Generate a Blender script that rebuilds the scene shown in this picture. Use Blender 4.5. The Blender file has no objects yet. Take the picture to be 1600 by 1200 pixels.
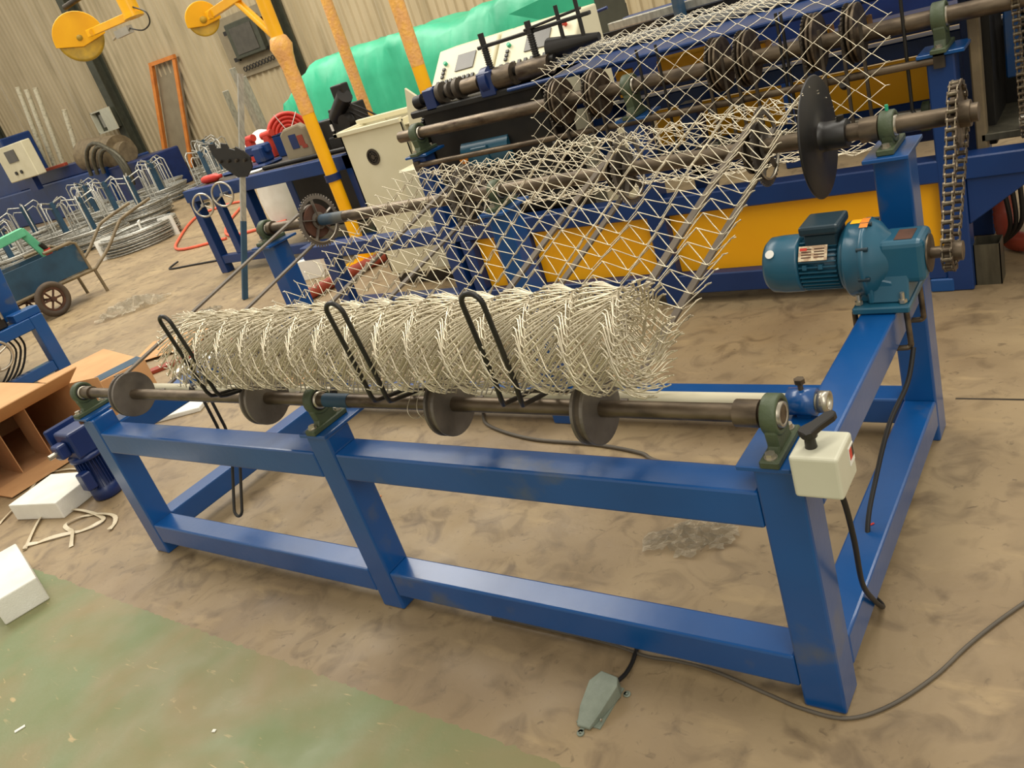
import bpy, math, random
from mathutils import Vector, Matrix
random.seed(7)
C = bpy.context.scene.collection
S = bpy.context.scene
PI = math.pi
# ------------------------------------------------------------------ camera
cam = bpy.data.cameras.new('camera'); co = bpy.data.objects.new('camera', cam); C.objects.link(co)
cam.sensor_width = 36; cam.lens = 1325.9 * 36 / 1600; cam.clip_end = 200
co.matrix_world = Matrix.Translation((3.580, -1.390, 1.7008)) @ (Matrix.Rotation(0.72691, 4, 'Z') @ Matrix.Rotation(1.15942, 4, 'X') @ Matrix.Rotation(-0.33016, 4, 'Z'))
S.camera = co
# ------------------------------------------------------------------ light
w = bpy.data.worlds.new('hall_daylight'); S.world = w; w.use_nodes = True
bg = w.node_tree.nodes['Background']; bg.inputs[0].default_value = (1.0, 0.93, 0.80, 1); bg.inputs[1].default_value = 0.56
def skylight(name, loc, size, power, target, col=(1.0, 0.95, 0.85)):
    l = bpy.data.lights.new(name, 'AREA'); l.shape = 'RECTANGLE'; l.size = size[0]; l.size_y = size[1]; l.energy = power; l.color = col
    o = bpy.data.objects.new(name, l); C.objects.link(o); o.location = loc
    o.rotation_euler = (Vector(target) - Vector(loc)).to_track_quat('-Z', 'Y').to_euler()
skylight('skylight_near', (3.5, 3.5, 7.5), (1.6, 9), 260, (2.2, 1.2, 0))
skylight('skylight_side', (7.0, -3.5, 7.0), (3, 8), 230, (1.5, 2.0, .5))
skylight('skylight_far', (-6, 4, 8), (9, 5), 760, (-5, 4, 0))
skylight('skylight_wall', (-14, 7, 8.5), (14, 4), 500, (-15, 11, 1))
S.view_settings.view_transform = 'Standard'; S.view_settings.look = 'None'; S.view_settings.gamma = 1
S.view_settings.exposure = 0.33; S.view_settings.use_curve_mapping = False
# ------------------------------------------------------------------ materials
def lin(c): return tuple(((v/255)/12.92 if v/255 <= .04045 else ((v/255+.055)/1.055)**2.4) for v in c) + (1,)
def mat(name, rgb, rough=.5, metal=0., rgb2=None, scale=6, lo=.35, hi=.7, bump=0., bscale=60, alpha=1., stain=None, stscale=3, stlo=.62, sthi=.72, detail=5, stretch=(1,1,1), coat=0, spec=None):
    m = bpy.data.materials.new(name); m.use_nodes = True; nt = m.node_tree; N = nt.nodes; b = N['Principled BSDF']
    b.inputs['Roughness'].default_value = rough; b.inputs['Metallic'].default_value = metal; b.inputs['Alpha'].default_value = alpha
    if coat: b.inputs['Coat Weight'].default_value = coat; b.inputs['Coat Roughness'].default_value = .15
    if spec is not None: b.inputs['Specular IOR Level'].default_value = spec
    tc = N.new('ShaderNodeTexCoord'); mp = N.new('ShaderNodeMapping'); mp.inputs['Scale'].default_value = stretch
    nt.links.new(tc.outputs['Object'], mp.inputs[0]); v = mp.outputs[0]
    def noise(sc, a, c, d=detail):
        n = N.new('ShaderNodeTexNoise'); n.inputs['Scale'].default_value = sc; n.inputs['Detail'].default_value = d; nt.links.new(v, n.inputs['Vector'])
        r = N.new('ShaderNodeMapRange'); r.inputs[1].default_value = a; r.inputs[2].default_value = c; nt.links.new(n.outputs[0], r.inputs[0]); return r.outputs[0]
    def mix(f, a, c):
        x = N.new('ShaderNodeMix'); x.data_type = 'RGBA'; nt.links.new(f, x.inputs[0])
        for k, q in ((6, a), (7, c)):
            if isinstance(q, tuple): x.inputs[k].default_value = q
            else: nt.links.new(q, x.inputs[k])
        return x.outputs[2]
    if rgb2 is None: rgb2 = tuple(c*.86 for c in rgb)
    col = mix(noise(scale, lo, hi), lin(rgb), lin(rgb2))
    if stain: col = mix(noise(stscale, stlo, sthi, 8), col, lin(stain))
    nt.links.new(col, b.inputs['Base Color'])
    if bump:
        n = N.new('ShaderNodeTexNoise'); n.inputs['Scale'].default_value = bscale; n.inputs['Detail'].default_value = 4; nt.links.new(v, n.inputs['Vector'])
        bp = N.new('ShaderNodeBump'); bp.inputs['Strength'].default_value = bump; bp.inputs['Distance'].default_value = .01
        nt.links.new(n.outputs[0], bp.inputs['Height']); nt.links.new(bp.outputs[0], b.inputs['Normal'])
    return m
M = {}
M['blue'] = mat('blue_enamel', (8, 78, 144), .28, rgb2=(6, 68, 128), scale=2.5, stain=(78, 88, 102), stscale=4, stlo=.62, sthi=.74, coat=.35, bump=.06, bscale=25)
M['blue2'] = mat('shaded_blue_enamel', (14, 54, 112), .36, rgb2=(12, 46, 98), scale=3, stain=(60, 66, 80), stscale=4, stlo=.66, sthi=.76, bump=.05, bscale=25)  # same blue paint as the front machine, with shade darkened into its colour
M['navy'] = mat('navy_enamel', (20, 44, 98), .35, rgb2=(16, 36, 82))
M['oldblue'] = mat('faded_blue_paint', (38, 74, 98), .6, rgb2=(28, 56, 76), scale=5, stain=(110, 105, 90), stscale=3, stlo=.6, sthi=.75)
M['steel'] = mat('oiled_steel', (120, 106, 88), .42, .75, rgb2=(70, 60, 50), scale=9, stain=(60, 44, 34), stscale=7, stretch=(1, 3, 3))
M['disc'] = mat('machined_steel', (128, 120, 110), .45, .55, rgb2=(84, 78, 72), scale=7, bump=.05, bscale=90)
M['dsteel'] = mat('dark_steel', (84, 75, 64), .5, .5, rgb2=(56, 50, 42), scale=12)
M['black'] = mat('black_paint', (26, 25, 24), .38, .1, rgb2=(38, 34, 30), scale=8)
M['blackoil'] = mat('black_oily_metal', (16, 15, 14), .5, .2, rgb2=(34, 30, 24), scale=10)
M['wire'] = mat('galvanised_wire', (232, 222, 196), .32, .7, rgb2=(196, 186, 164), scale=14)
M['coilwire'] = mat('bright_wire_coil', (205, 204, 196), .35, .6, rgb2=(140, 138, 128), scale=20, stretch=(1, 1, 6))
M['zinc'] = mat('zinc_plated_steel', (200, 192, 175), .3, .8)
M['olive'] = mat('olive_cast_iron', (74, 86, 60), .5, rgb2=(60, 70, 50), scale=10, bump=.15, bscale=120)
M['belt'] = mat('grey_rubber_belt', (98, 86, 70), .6, rgb2=(80, 70, 58), scale=9)
M['pipe'] = mat('painted_white_pipe', (214, 206, 178), .45, rgb2=(160, 150, 122), scale=6, stretch=(.5, 3, 3), lo=.5, hi=.75)
M['teal'] = mat('teal_motor_paint', (30, 88, 112), .34, rgb2=(24, 76, 100), scale=5, coat=.2)
M['tealdk'] = mat('dark_teal_plastic', (28, 52, 64), .35)
M['yellow'] = mat('orange_yellow_panel', (255, 184, 0), .45, rgb2=(252, 176, 0), scale=3)
M['ypaint'] = mat('yellow_tube_paint', (255, 190, 4), .32, rgb2=(246, 176, 0), scale=4)
M['film'] = mat('stretch_film_wrap', (244, 184, 92), .3, rgb2=(232, 172, 106), scale=14, lo=.4, hi=.6, bump=.8, bscale=40)
M['cream'] = mat('cream_cabinet_paint', (224, 216, 184), .45, rgb2=(214, 206, 172), scale=3)
M['ivory'] = mat('ivory_plastic', (206, 204, 182), .42, rgb2=(196, 194, 172), scale=6)
M['card'] = mat('brown_cardboard', (204, 158, 110), .85, rgb2=(190, 144, 98), scale=4)
M['cardin'] = mat('cardboard_inside', (186, 142, 98), .88, rgb2=(172, 128, 88), scale=4)
M['foam'] = mat('white_foam', (238, 236, 226), .85, rgb2=(220, 216, 204), scale=5, bump=.2, bscale=150)
M['rubber'] = mat('black_rubber', (22, 20, 20), .55)
M['cable'] = mat('dusty_grey_cable', (96, 88, 76), .6)
M['pedal'] = mat('grey_pedal_casting', (128, 136, 122), .5, rgb2=(112, 120, 106), scale=20, bump=.15, bscale=200)
M['tarp'] = mat('mint_green_tarpaulin', (56, 182, 138), .42, rgb2=(40, 160, 120), scale=2.2, bump=.5, bscale=5)
M['mint'] = mat('mint_green_paint', (104, 190, 146), .5, rgb2=(84, 168, 128))
M['orange'] = mat('orange_primer', (228, 142, 62), .6, rgb2=(206, 122, 54), scale=5)
M['red'] = mat('red_plastic', (216, 62, 44), .45, rgb2=(190, 48, 36))
M['hose'] = mat('terracotta_hose', (158, 66, 44), .5, rgb2=(140, 54, 36))
M['pvc'] = mat('coral_hose', (238, 104, 74), .5)
M['wall'] = mat('beige_corrugated_sheet', (196, 180, 146), .5, rgb2=(180, 164, 130), scale=.9, stain=(150, 136, 104), stscale=.8, stlo=.55, sthi=.8, stretch=(3, 1, .6))
M['col'] = mat('grey_green_column_paint', (74, 76, 62), .6, rgb2=(62, 64, 52))
M['galv'] = mat('galvanised_section', (182, 180, 168), .4, .6, rgb2=(150, 148, 138), scale=12, stretch=(4, 4, 1))
M['screen'] = mat('grey_screen', (84, 80, 70), .3)
M['label'] = mat('label_sticker', (226, 208, 176), .5, rgb2=(190, 160, 130), scale=60, lo=.45, hi=.55)
M['olabel'] = mat('orange_sticker', (250, 146, 30), .5)
M['rust'] = mat('rusty_steel', (96, 62, 46), .7, .2, rgb2=(70, 48, 38), scale=18)
M['tyre'] = mat('dusty_tyre_rubber', (84, 70, 56), .8, rgb2=(60, 50, 42))
M['dust'] = mat('dusty_painted_tube', (128, 112, 84), .6, rgb2=(98, 84, 62), scale=8)
M['white'] = mat('white_sticker', (236, 234, 226), .5, rgb2=(228, 226, 218))
M['strap'] = mat('clear_packing_strap', (214, 202, 174), .4, rgb2=(196, 180, 150))
M['galvdull'] = mat('dull_square_tube', (104, 100, 84), .45, .55, rgb2=(74, 70, 58), scale=8, stretch=(3, 3, .5))
M['mesh_panel'] = mat('grey_screen_panel', (150, 138, 112), .7, rgb2=(136, 124, 100), scale=3)
def plastic_film():
    m = bpy.data.materials.new('crumpled_clear_film'); m.use_nodes = True; nt = m.node_tree; b = nt.nodes['Principled BSDF']
    b.inputs['Base Color'].default_value = lin((226, 214, 188)); b.inputs['Roughness'].default_value = .18; b.inputs['Alpha'].default_value = .42
    n = nt.nodes.new('ShaderNodeTexNoise'); n.inputs['Scale'].default_value = 24; n.inputs['Detail'].default_value = 6
    bp = nt.nodes.new('ShaderNodeBump'); bp.inputs['Strength'].default_value = 1; bp.inputs['Distance'].default_value = .03
    nt.links.new(n.outputs[0], bp.inputs['Height']); nt.links.new(bp.outputs[0], b.inputs['Normal']); return m
M['clear'] = plastic_film()
M['chainm'] = mat('oiled_chain_steel', (150, 138, 116), .35, .85, rgb2=(90, 80, 66), scale=30)
M['ydull'] = mat('worn_yellow_wheel', (206, 166, 40), .45, rgb2=(150, 124, 48), scale=9)
def floor_mat():
    m = bpy.data.materials.new('worn_concrete_floor'); m.use_nodes = True; nt = m.node_tree; N = nt.nodes; L = nt.links; b = N['Principled BSDF']
    tc = N.new('ShaderNodeTexCoord'); v = tc.outputs['Object']
    def noise(sc, a, c, d=6, dist=0., st=None):
        src = v
        if st:
            mp = N.new('ShaderNodeMapping'); mp.inputs['Scale'].default_value = st; L.new(v, mp.inputs[0]); src = mp.outputs[0]
        n = N.new('ShaderNodeTexNoise'); n.inputs['Scale'].default_value = sc; n.inputs['Detail'].default_value = d; n.inputs['Distortion'].default_value = dist; L.new(src, n.inputs['Vector'])
        r = N.new('ShaderNodeMapRange'); r.inputs[1].default_value = a; r.inputs[2].default_value = c; L.new(n.outputs[0], r.inputs[0]); return r.outputs[0]
    def mix(f, a, c):
        x = N.new('ShaderNodeMix'); x.data_type = 'RGBA'; L.new(f, x.inputs[0])
        for k, q in ((6, a), (7, c)):
            if isinstance(q, tuple): x.inputs[k].default_value = q
            else: L.new(q, x.inputs[k])
        return x.outputs[2]
    def math_(op, a, c):
        x = N.new('ShaderNodeMath'); x.operation = op
        for k, q in ((0, a), (1, c)):
            if isinstance(q, (int, float)): x.inputs[k].default_value = q
            else: L.new(q, x.inputs[k])
        return x.outputs[0]
    base = mix(noise(1.6, .35, .68, 8, .4), lin((158, 137, 103)), lin((132, 112, 84)))
    base = mix(noise(7, .5, .72, 8, 1.2), base, lin((114, 96, 71)))
    base = mix(noise(22, .62, .8, 6, 1.5), base, lin((98, 82, 61)))
    base = mix(math_('MULTIPLY', noise(3.2, .6, .72, 8, .3, (1, 3, 1)), .6), base, lin((174, 150, 110)))
    gcol = mix(noise(2.2, .38, .66, 7, .5), lin((116, 126, 84)), lin((138, 124, 86)))
    gcol = mix(noise(9, .66, .76, 9, 1.5, (1, 4, 1)), gcol, lin((180, 158, 112)))
    sp = N.new('ShaderNodeSeparateXYZ'); L.new(v, sp.inputs[0])
    edge = N.new('ShaderNodeTexNoise'); edge.inputs['Scale'].default_value = 30; L.new(v, edge.inputs['Vector'])
    ln = math_('ADD', math_('ADD', sp.outputs[1], math_('MULTIPLY', sp.outputs[0], .026)), math_('MULTIPLY', edge.outputs[0], .03))
    gm = math_('LESS_THAN', ln, -.275)
    col = mix(gm, base, gcol)
    L.new(col, b.inputs['Base Color'])
    rr = noise(5, .3, .7); mr = N.new('ShaderNodeMapRange'); mr.inputs[3].default_value = .42; mr.inputs[4].default_value = .68; L.new(rr, mr.inputs[0]); L.new(mr.outputs[0], b.inputs['Roughness'])
    n = N.new('ShaderNodeTexNoise'); n.inputs['Scale'].default_value = 40; n.inputs['Detail'].default_value = 5; L.new(v, n.inputs['Vector'])
    bp = N.new('ShaderNodeBump'); bp.inputs['Strength'].default_value = .12; bp.inputs['Distance'].default_value = .01
    L.new(n.outputs[0], bp.inputs['Height']); L.new(bp.outputs[0], b.inputs['Normal'])
    return m
M['floor'] = floor_mat()
# ------------------------------------------------------------------ mesh helpers
V = Vector
def basis(d):
    d = V(d).normalized(); a = V((0, 0, 1)) if abs(d.z) < .9 else V((0, 1, 0))
    u = d.cross(a).normalized(); return u, d.cross(u).normalized(), d
class MB:
    def __init__(s): s.v = []; s.f = []; s.sm = []
    def add(s, vs, fs, smooth=False):
        k = len(s.v); s.v += [tuple(p) for p in vs]; s.f += [tuple(i + k for i in f) for f in fs]; s.sm += [smooth] * len(fs); return s
    def box(s, a, b, R=None, o=None):
        x0, y0, z0 = a; x1, y1, z1 = b
        P = [V(p) for p in ((x0,y0,z0),(x1,y0,z0),(x1,y1,z0),(x0,y1,z0),(x0,y0,z1),(x1,y0,z1),(x1,y1,z1),(x0,y1,z1))]
        if R is not None: P = [V(o) + R @ (p - V(o)) for p in P]
        return s.add(P, [(0,3,2,1),(4,5,6,7),(0,1,5,4),(1,2,6,5),(2,3,7,6),(3,0,4,7)])
    def cbox(s, c, d, R=None):
        return s.box([c[i]-d[i]/2 for i in range(3)], [c[i]+d[i]/2 for i in range(3)], R, c)
    def beam(s, p, q, w, h, up=(0,0,1)):
        p = V(p); q = V(q); d = (q - p).normalized(); u = d.cross(V(up))
        u = u.normalized() if u.length > 1e-4 else V((1,0,0)); n = u.cross(d)
        P = []
        for c in (p, q):
            for a, b in ((-1,-1),(1,-1),(1,1),(-1,1)): P.append(c + u*a*w/2 + n*b*h/2)
        return s.add(P, [(0,3,2,1),(4,5,6,7),(0,1,5,4),(1,2,6,5),(2,3,7,6),(3,0,4,7)])
    def rings(s, R, close=False, caps=True, smooth=True):
        n = len(R[0]); vs = [p for r in R for p in r]; fs = []
        m = len(R)
        for i in range(m if close else m-1):
            a = i*n; b = ((i+1) % m)*n
            for j in range(n): k = (j+1) % n; fs.append((a+j, a+k, b+k, b+j))
        s.add(vs, fs, smooth)
        if caps and not close:
            s.add(R[0], [tuple(range(n-1, -1, -1))]); s.add(R[-1], [tuple(range(n))])
        return s
    def cyl(s, p, q, r, n=20, r2=None, smooth=True):
        u, v, d = basis(V(q) - V(p)); r2 = r if r2 is None else r2
        return s.rings([[V(c) + (u*math.cos(2*PI*i/n) + v*math.sin(2*PI*i/n))*rr for i in range(n)] for c, rr in ((p, r), (q, r2))], smooth=smooth)
    def lathe(s, o, d, prof, n=28, smooth=True, close=False):
        u, v, d = basis(d); o = V(o)
        return s.rings([[o + d*h + (u*math.cos(2*PI*i/n) + v*math.sin(2*PI*i/n))*r for i in range(n)] for h, r in prof], close=close, smooth=smooth)
    def tube(s, pts, r, n=8, close=False, smooth=True):
        P = [V(p) for p in pts]; m = len(P); R = []; pu = None
        for i in range(m):
            if close: t = P[(i+1) % m] - P[i-1]
            else: t = P[min(i+1, m-1)] - P[max(i-1, 0)]
            if t.length < 1e-9: t = V((0,0,1))
            t.normalize()
            if pu is None: pu = basis(t)[0]
            pu = pu - t*pu.dot(t)
            if pu.length < 1e-6: pu = basis(t)[0]
            pu.normalize(); w_ = t.cross(pu)
            R.append([P[i] + (pu*math.cos(2*PI*j/n) + w_*math.sin(2*PI*j/n))*r for j in range(n)])
        return s.rings(R, close=close, smooth=smooth)
    def prism(s, poly, o, u, v, t):
        o = V(o); u = V(u); v = V(v); nrm = u.cross(v).normalized(); n = len(poly)
        A = [o + u*a + v*b for a, b in poly]; B = [p + nrm*t for p in A]
        s.add(A + B, [tuple(range(n-1, -1, -1)), tuple(range(n, 2*n))] + [(i, (i+1) % n, n+(i+1) % n, n+i) for i in range(n)]); return s
    def ring(s, o, d, r0, r1, t, n=32):
        return s.lathe(V(o) - V(d).normalized()*t/2, d, [(0, r0), (0, r1), (t, r1), (t, r0)], n, smooth=False, close=True)
    def torus(s, o, d, R, r, n=32, k=8, sq=1):
        u, v, d = basis(d); o = V(o)
        return s.rings([[o + (u*math.cos(2*PI*i/n) + v*math.sin(2*PI*i/n))*(R + r*math.cos(2*PI*j/k)) + d*r*sq*math.sin(2*PI*j/k) for j in range(k)] for i in range(n)], close=True)
    def hexb(s, p, d, r=.008, h=.007):
        return s.cyl(p, V(p) + V(d).normalized()*h, r, 6, smooth=False)
def loc_of(p):
    v = V((0,0,0))
    while p is not None: v = v + p.location; p = p.parent
    return v
def mk(name, mb, m, parent=None, bevel=0, label=None, kind=None, seg=1, **k):
    me = bpy.data.meshes.new(name); off = loc_of(parent)
    me.from_pydata([(p[0]-off.x, p[1]-off.y, p[2]-off.z) for p in mb.v], [], mb.f)
    me.polygons.foreach_set('use_smooth', mb.sm); me.materials.append(M[m]); me.update()
    o = bpy.data.objects.new(name, me); C.objects.link(o); o.parent = parent
    if bevel:
        b = o.modifiers.new('edge', 'BEVEL'); b.width = bevel; b.segments = seg; b.limit_method = 'ANGLE'; b.angle_limit = 0.8
    if label: o['label'] = label
    if kind: o['kind'] = kind
    return o
def thing(name, label, cat, loc=(0,0,0), group=None):
    o = bpy.data.objects.new(name, None); C.objects.link(o); o.location = loc; o.empty_display_size = .1
    o['label'] = label; o['category'] = cat
    if group: o['group'] = group
    return o
def tag(o, label, cat, group=None):
    o['label'] = label; o['category'] = cat
    if group: o['group'] = group
    return o
def dup(o, parent=None):
    c = o.copy(); C.objects.link(c); c.parent = parent
    for ch in [x for x in C.objects if x.parent == o]: dup(ch, c)
    return c
def smoothpath(pts, k=6):
    P = [V(p) for p in pts]; out = []
    for i in range(len(P)-1):
        a = P[max(i-1,0)]; b = P[i]; c = P[i+1]; d = P[min(i+2, len(P)-1)]
        for j in range(k):
            t = j/k; out.append(.5*((2*b) + (c-a)*t + (2*a-5*b+4*c-d)*t*t + (3*b-a-3*c+d)*t**3))
    return out + [P[-1]]
X = V((1,0,0)); Y = V((0,1,0)); Z = V((0,0,1))
# ------------------------------------------------------------------ setting
f = MB(); f.box((-45, -8, -.1), (14, 30, 0)); mk('floor', f, 'floor', kind='structure')
f = MB(); f.box((3.0, 1.452, 0), (12, 1.462, .0008)); f.box((-20, 5.6, 0), (12, 5.612, .0008)); mk('trim_1', f, 'dsteel', kind='structure')
wall = bpy.data.objects.new('wall_back', None); C.objects.link(wall); wall['kind'] = 'structure'
def corr(x0, x1, z0, z1, y):
    m = MB(); pr = []; x = x0; p = .24
    while x < x1 - 1e-6:
        pr += [(x, 0), (x + .10, 0), (x + .13, -.045), (x + .19, -.045), (x + .22, 0)]; x += p
    pr.append((x1, 0)); pr = [(min(a, x1), b) for a, b in pr]
    vs = []; 
    for a, b in pr: vs += [(a, y + b, z0), (a, y + b, z1)]
    m.add(vs, [(2*i, 2*i+2, 2*i+3, 2*i+1) for i in range(len(pr)-1)]); return m
xx = -41.0
while xx < 1:
    mk('sheet_panel', corr(xx, xx + 1.92, 0, 7.5, 14.0 + random.uniform(-.004, .004)), 'wall', wall); xx += 1.92
cb = MB()
for cx in (-36.8, -29.0, -21.15, -13.2, -5.3):
    c = MB(); c.box((cx-.17, 13.55, 0), (cx+.17, 13.58, 7.5)); c.box((cx-.17, 13.88, 0), (cx+.17, 13.91, 7.5)); c.box((cx-.01, 13.58, 0), (cx+.01, 13.88, 7.5))
    mk('column', c, 'col', wall)
b = MB(); b.box((-41, 13.7, 0), (2, 13.98, .25)); mk('baseboard_back', b, 'dsteel', kind='structure')
# ------------------------------------------------------------------ reusable pieces
def pillow(x, y, zb, za, parent, bolt=True, w=.15, r=.045, t=.034, cap=False):
    """pillow block bearing, shaft along X"""
    m = MB(); m.box((x-t/2-.004, y-w/2, zb), (x+t/2+.004, y+w/2, zb+.018))
    h = za - zb
    m.prism([(-r-.012, .016), (r+.012, .016), (r*.98, h*.7), (r*.9, h), (-r*.9, h), (-r*.98, h*.7)], (x+t/2-.002, y, zb), Y, Z, 1e-4) if False else None
    m.prism([(-w*.3, .014), (w*.3, .014), (r*.8, h*.35), (r*.9, h*.7), (r*.72, h), (-r*.72, h), (-r*.9, h*.7), (-r*.8, h*.35)], (x-t/2+.004, y, zb), Y, Z, t-.008)
    m.lathe((x-t/2, y, za), X, [(0, r*.72), (0, r), (t, r), (t, r*.72)], 28, close=True)
    o = mk('bearing', m, 'olive', parent, bevel=.003)
    q = MB(); q.lathe((x-t/2-.004, y, za), X, [(0, r*.45), (0, r*.62), (t+.008, r*.62), (t+.008, r*.45)], 24, close=True); mk('inner_race', q, 'zinc', o)
    q = MB(); q.lathe((x-t/2+.003, y, za), X, [(0, r*.6), (0, r*.75), (t-.006, r*.75), (t-.006, r*.6)], 24, close=True); mk('seal', q, 'black', o)
    if bolt:
        for s in (-1, 1):
            q = MB(); q.cyl((x, y+s*w*.38, zb+.018), (x, y+s*w*.38, zb+.021), .014, 14); q.hexb((x, y+s*w*.38, zb+.021), Z, .011, .009); mk('bolt', q, 'zinc', o)
    return o
def vdisc(x, y, z, r, parent, t=.036, name='grooved_disc', m='disc'):
    b = MB(); b.lathe((x-t/2, y, z), X, [(0, .02), (0, r-.002), (.001, r), (.009, r), (.012, r-.018), (t-.012, r-.018), (t-.009, r), (t-.001, r), (t, r-.002), (t, .02)], 44)
    for p in range(len(b.sm)): b.sm[p] = False
    return mk(name, b, m, parent)
def gear(x, y, z, r, parent, n=46, name='toothed_ring', m='dsteel', t=.006, rin=.8, spokes=5, tooth=.007):
    b = MB()
    b.ring((x, y, z), X, r*rin, r, t, n)
    for i in range(n):
        a = 2*PI*i/n; c = V((x, y+math.cos(a)*(r+tooth/2), z+math.sin(a)*(r+tooth/2)))
        b.cbox(c, (t*.8, tooth*1.4, r*2*PI/n*.5), Matrix.Rotation(a, 3, 'X'))
    for i in range(spokes):
        a = 2*PI*i/spokes+.3; b.beam((x, y+.02*math.cos(a), z+.02*math.sin(a)), (x, y+r*(rin+.02)*math.cos(a), z+r*(rin+.02)*math.sin(a)), t, .016, up=(1,0,0))
    b.ring((x, y, z), X, .018, .04, t*1.4, 24)
    return mk(name, b, m, parent)
def roller_chain(parent, x, p0, r0, p1, r1, pitch=.0254, wd=.022, name='roller_chain'):
    """loop round two sprockets in the YZ plane; every link its own piece"""
    (y0, z0), (y1, z1) = p0, p1; d = V((0, y1-y0, z1-z0)); Ld = d.length; d.normalize(); n = V((0, -d.z, d.y))
    pts = []
    A = V((x, y0, z0)); B = V((x, y1, z1))
    k = 40
    for i in range(k+1): pts.append(A + n*r0 + (B + n*r1 - A - n*r0)*i/k)
    for i in range(1, 12): a = PI*i/12; pts.append(B + n*r1*math.cos(a) + d*r1*math.sin(a))
    for i in range(k+1): pts.append(B - n*r1 + (A - n*r0 - B + n*r1)*i/k)
    for i in range(1, 16): a = PI*i/16; pts.append(A - n*r0*math.cos(a) - d*r0*math.sin(a))
    pts.append(pts[0]); tot = sum((pts[i+1]-pts[i]).length for i in range(len(pts)-1)); N_ = round(tot/pitch/2)*2; st = tot/N_
    root = bpy.data.objects.new(name, None); C.objects.link(root); root.parent = parent; off = loc_of(parent)
    me = {}
    for kind in (0, 1):
        b = MB(); ww = wd*(.5 if kind else .36)
        for s in (-1, 1):
            b.cyl((s*ww, -pitch*.5, 0), (s*(ww+.003), -pitch*.5, 0), .0085, 8, smooth=False); b.cyl((s*ww, pitch*.5, 0), (s*(ww+.003), pitch*.5, 0), .0085, 8, smooth=False)
            b.cbox((s*(ww+.0015), 0, 0), (.003, pitch, .012))
        b.cyl((-wd*.36, -pitch*.5, 0), (wd*.36, -pitch*.5, 0), .0068, 8)
        m_ = bpy.data.meshes.new('chain_link'); m_.from_pydata(b.v, [], b.f); m_.polygons.foreach_set('use_smooth', b.sm); m_.materials.append(M['steel'] if kind else M['chainm']); me[kind] = m_
    def at(s):
        s %= tot; i = 0
        for i in range(len(pts)-1):
            l = (pts[i+1]-pts[i]).length
            if s <= l: return pts[i] + (pts[i+1]-pts[i])*(s/l)
            s -= l
        return pts[-1]
    for i in range(N_):
        a = at(i*st); c = at((i+1)*st); t = c - a
        o = bpy.data.objects.new('chain_link', me[i % 2]); C.objects.link(o); o.parent = root; o.location = (a + c)/2 - off; o.rotation_euler = (math.atan2(t.z, t.y), 0, 0)
    return root
# ------------------------------------------------------------------ front machine
T = thing('fence_rolling_machine', 'blue steel framed fence rolling machine with shafts, belts and geared motor in the foreground', 'machine', (1.5, .64, 0))
BV = .007
H = .69
for n_, (px, py, hh) in enumerate([(0, 0, H), (1.454, 0, H), (2.9, 0, H), (0, 1.18, .97), (1.454, 1.18, .97), (2.9, 1.18, .97)]):
    b = MB(); b.box((px, py, 0), (px+.1, py+.1, hh)); mk('post', b, 'blue', T, bevel=BV, seg=2)
def rail(a, c, m='blue', p=T, nm='rail'): b = MB(); b.box(a, c); return mk(nm, b, m, p, bevel=BV, seg=2)
for x0, x1 in ((.1, 1.454), (1.554, 2.9)):
    rail((x0, .001, .532), (x1, .099, .629)); rail((x0, .001, .061), (x1, .095, .157)); rail((x0, 1.181, .061), (x1, 1.279, .157))
for x0 in (.001, 2.901):
    rail((x0, .1, .532), (x0+.098, 1.18, .629), nm='side_rail'); rail((x0, .1, .061), (x0+.098, 1.18, .157), nm='side_rail')
for x0, x1, y0, y1, z in ((-.03, .075, -.01, .2, H), (1.44, 1.56, -.01, .2, H), (2.868, 2.985, -.01, .2, H), (-.02, .12, 1.14, 1.33, .97), (1.44, 1.57, 1.14, 1.33, .97), (2.885, 3.01, 1.13, 1.33, .97)):
    b = MB(); b.box((x0, y0, z), (x1, y1, z+.012)); mk('top_plate', b, 'blue', T, bevel=.002)
ZF = .79; YF = .06; YR = 1.23; ZR = 1.045
for x in (.01, 1.505, 2.945): pillow(x, YF, H+.012, ZF, T, r=.044)
for x in (.04, 1.505, 2.945): pillow(x, YR, .982, ZR, T, r=.046, w=.16, t=.04)
b = MB(); b.cyl((-.05, YF, ZF), (2.965, YF, ZF), .0205, 24); mk('front_shaft', b, 'steel', T)
b = MB(); b.cyl((2.865, YF, ZF), (2.918, YF, ZF), .03, 24); mk('shaft_collar', b, 'steel', T)
b = MB(); b.cyl((.05, YF, ZF), (.1, YF, ZF), .027, 24); mk('shaft_collar', b, 'steel', T)
b = MB(); b.cyl((1.55, YF, ZF), (1.66, YF, ZF), .0215, 24); mk('shaft_sleeve', b, 'oldblue', T, label='worn blue painted sleeve on the shaft')
DX = [.41, 1.245, 2.055, 2.515]; RD = .087; PX = [.41, 1.33, 2.06, 2.55]
for x in DX: vdisc(x, YF, ZF, RD, T)
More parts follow.
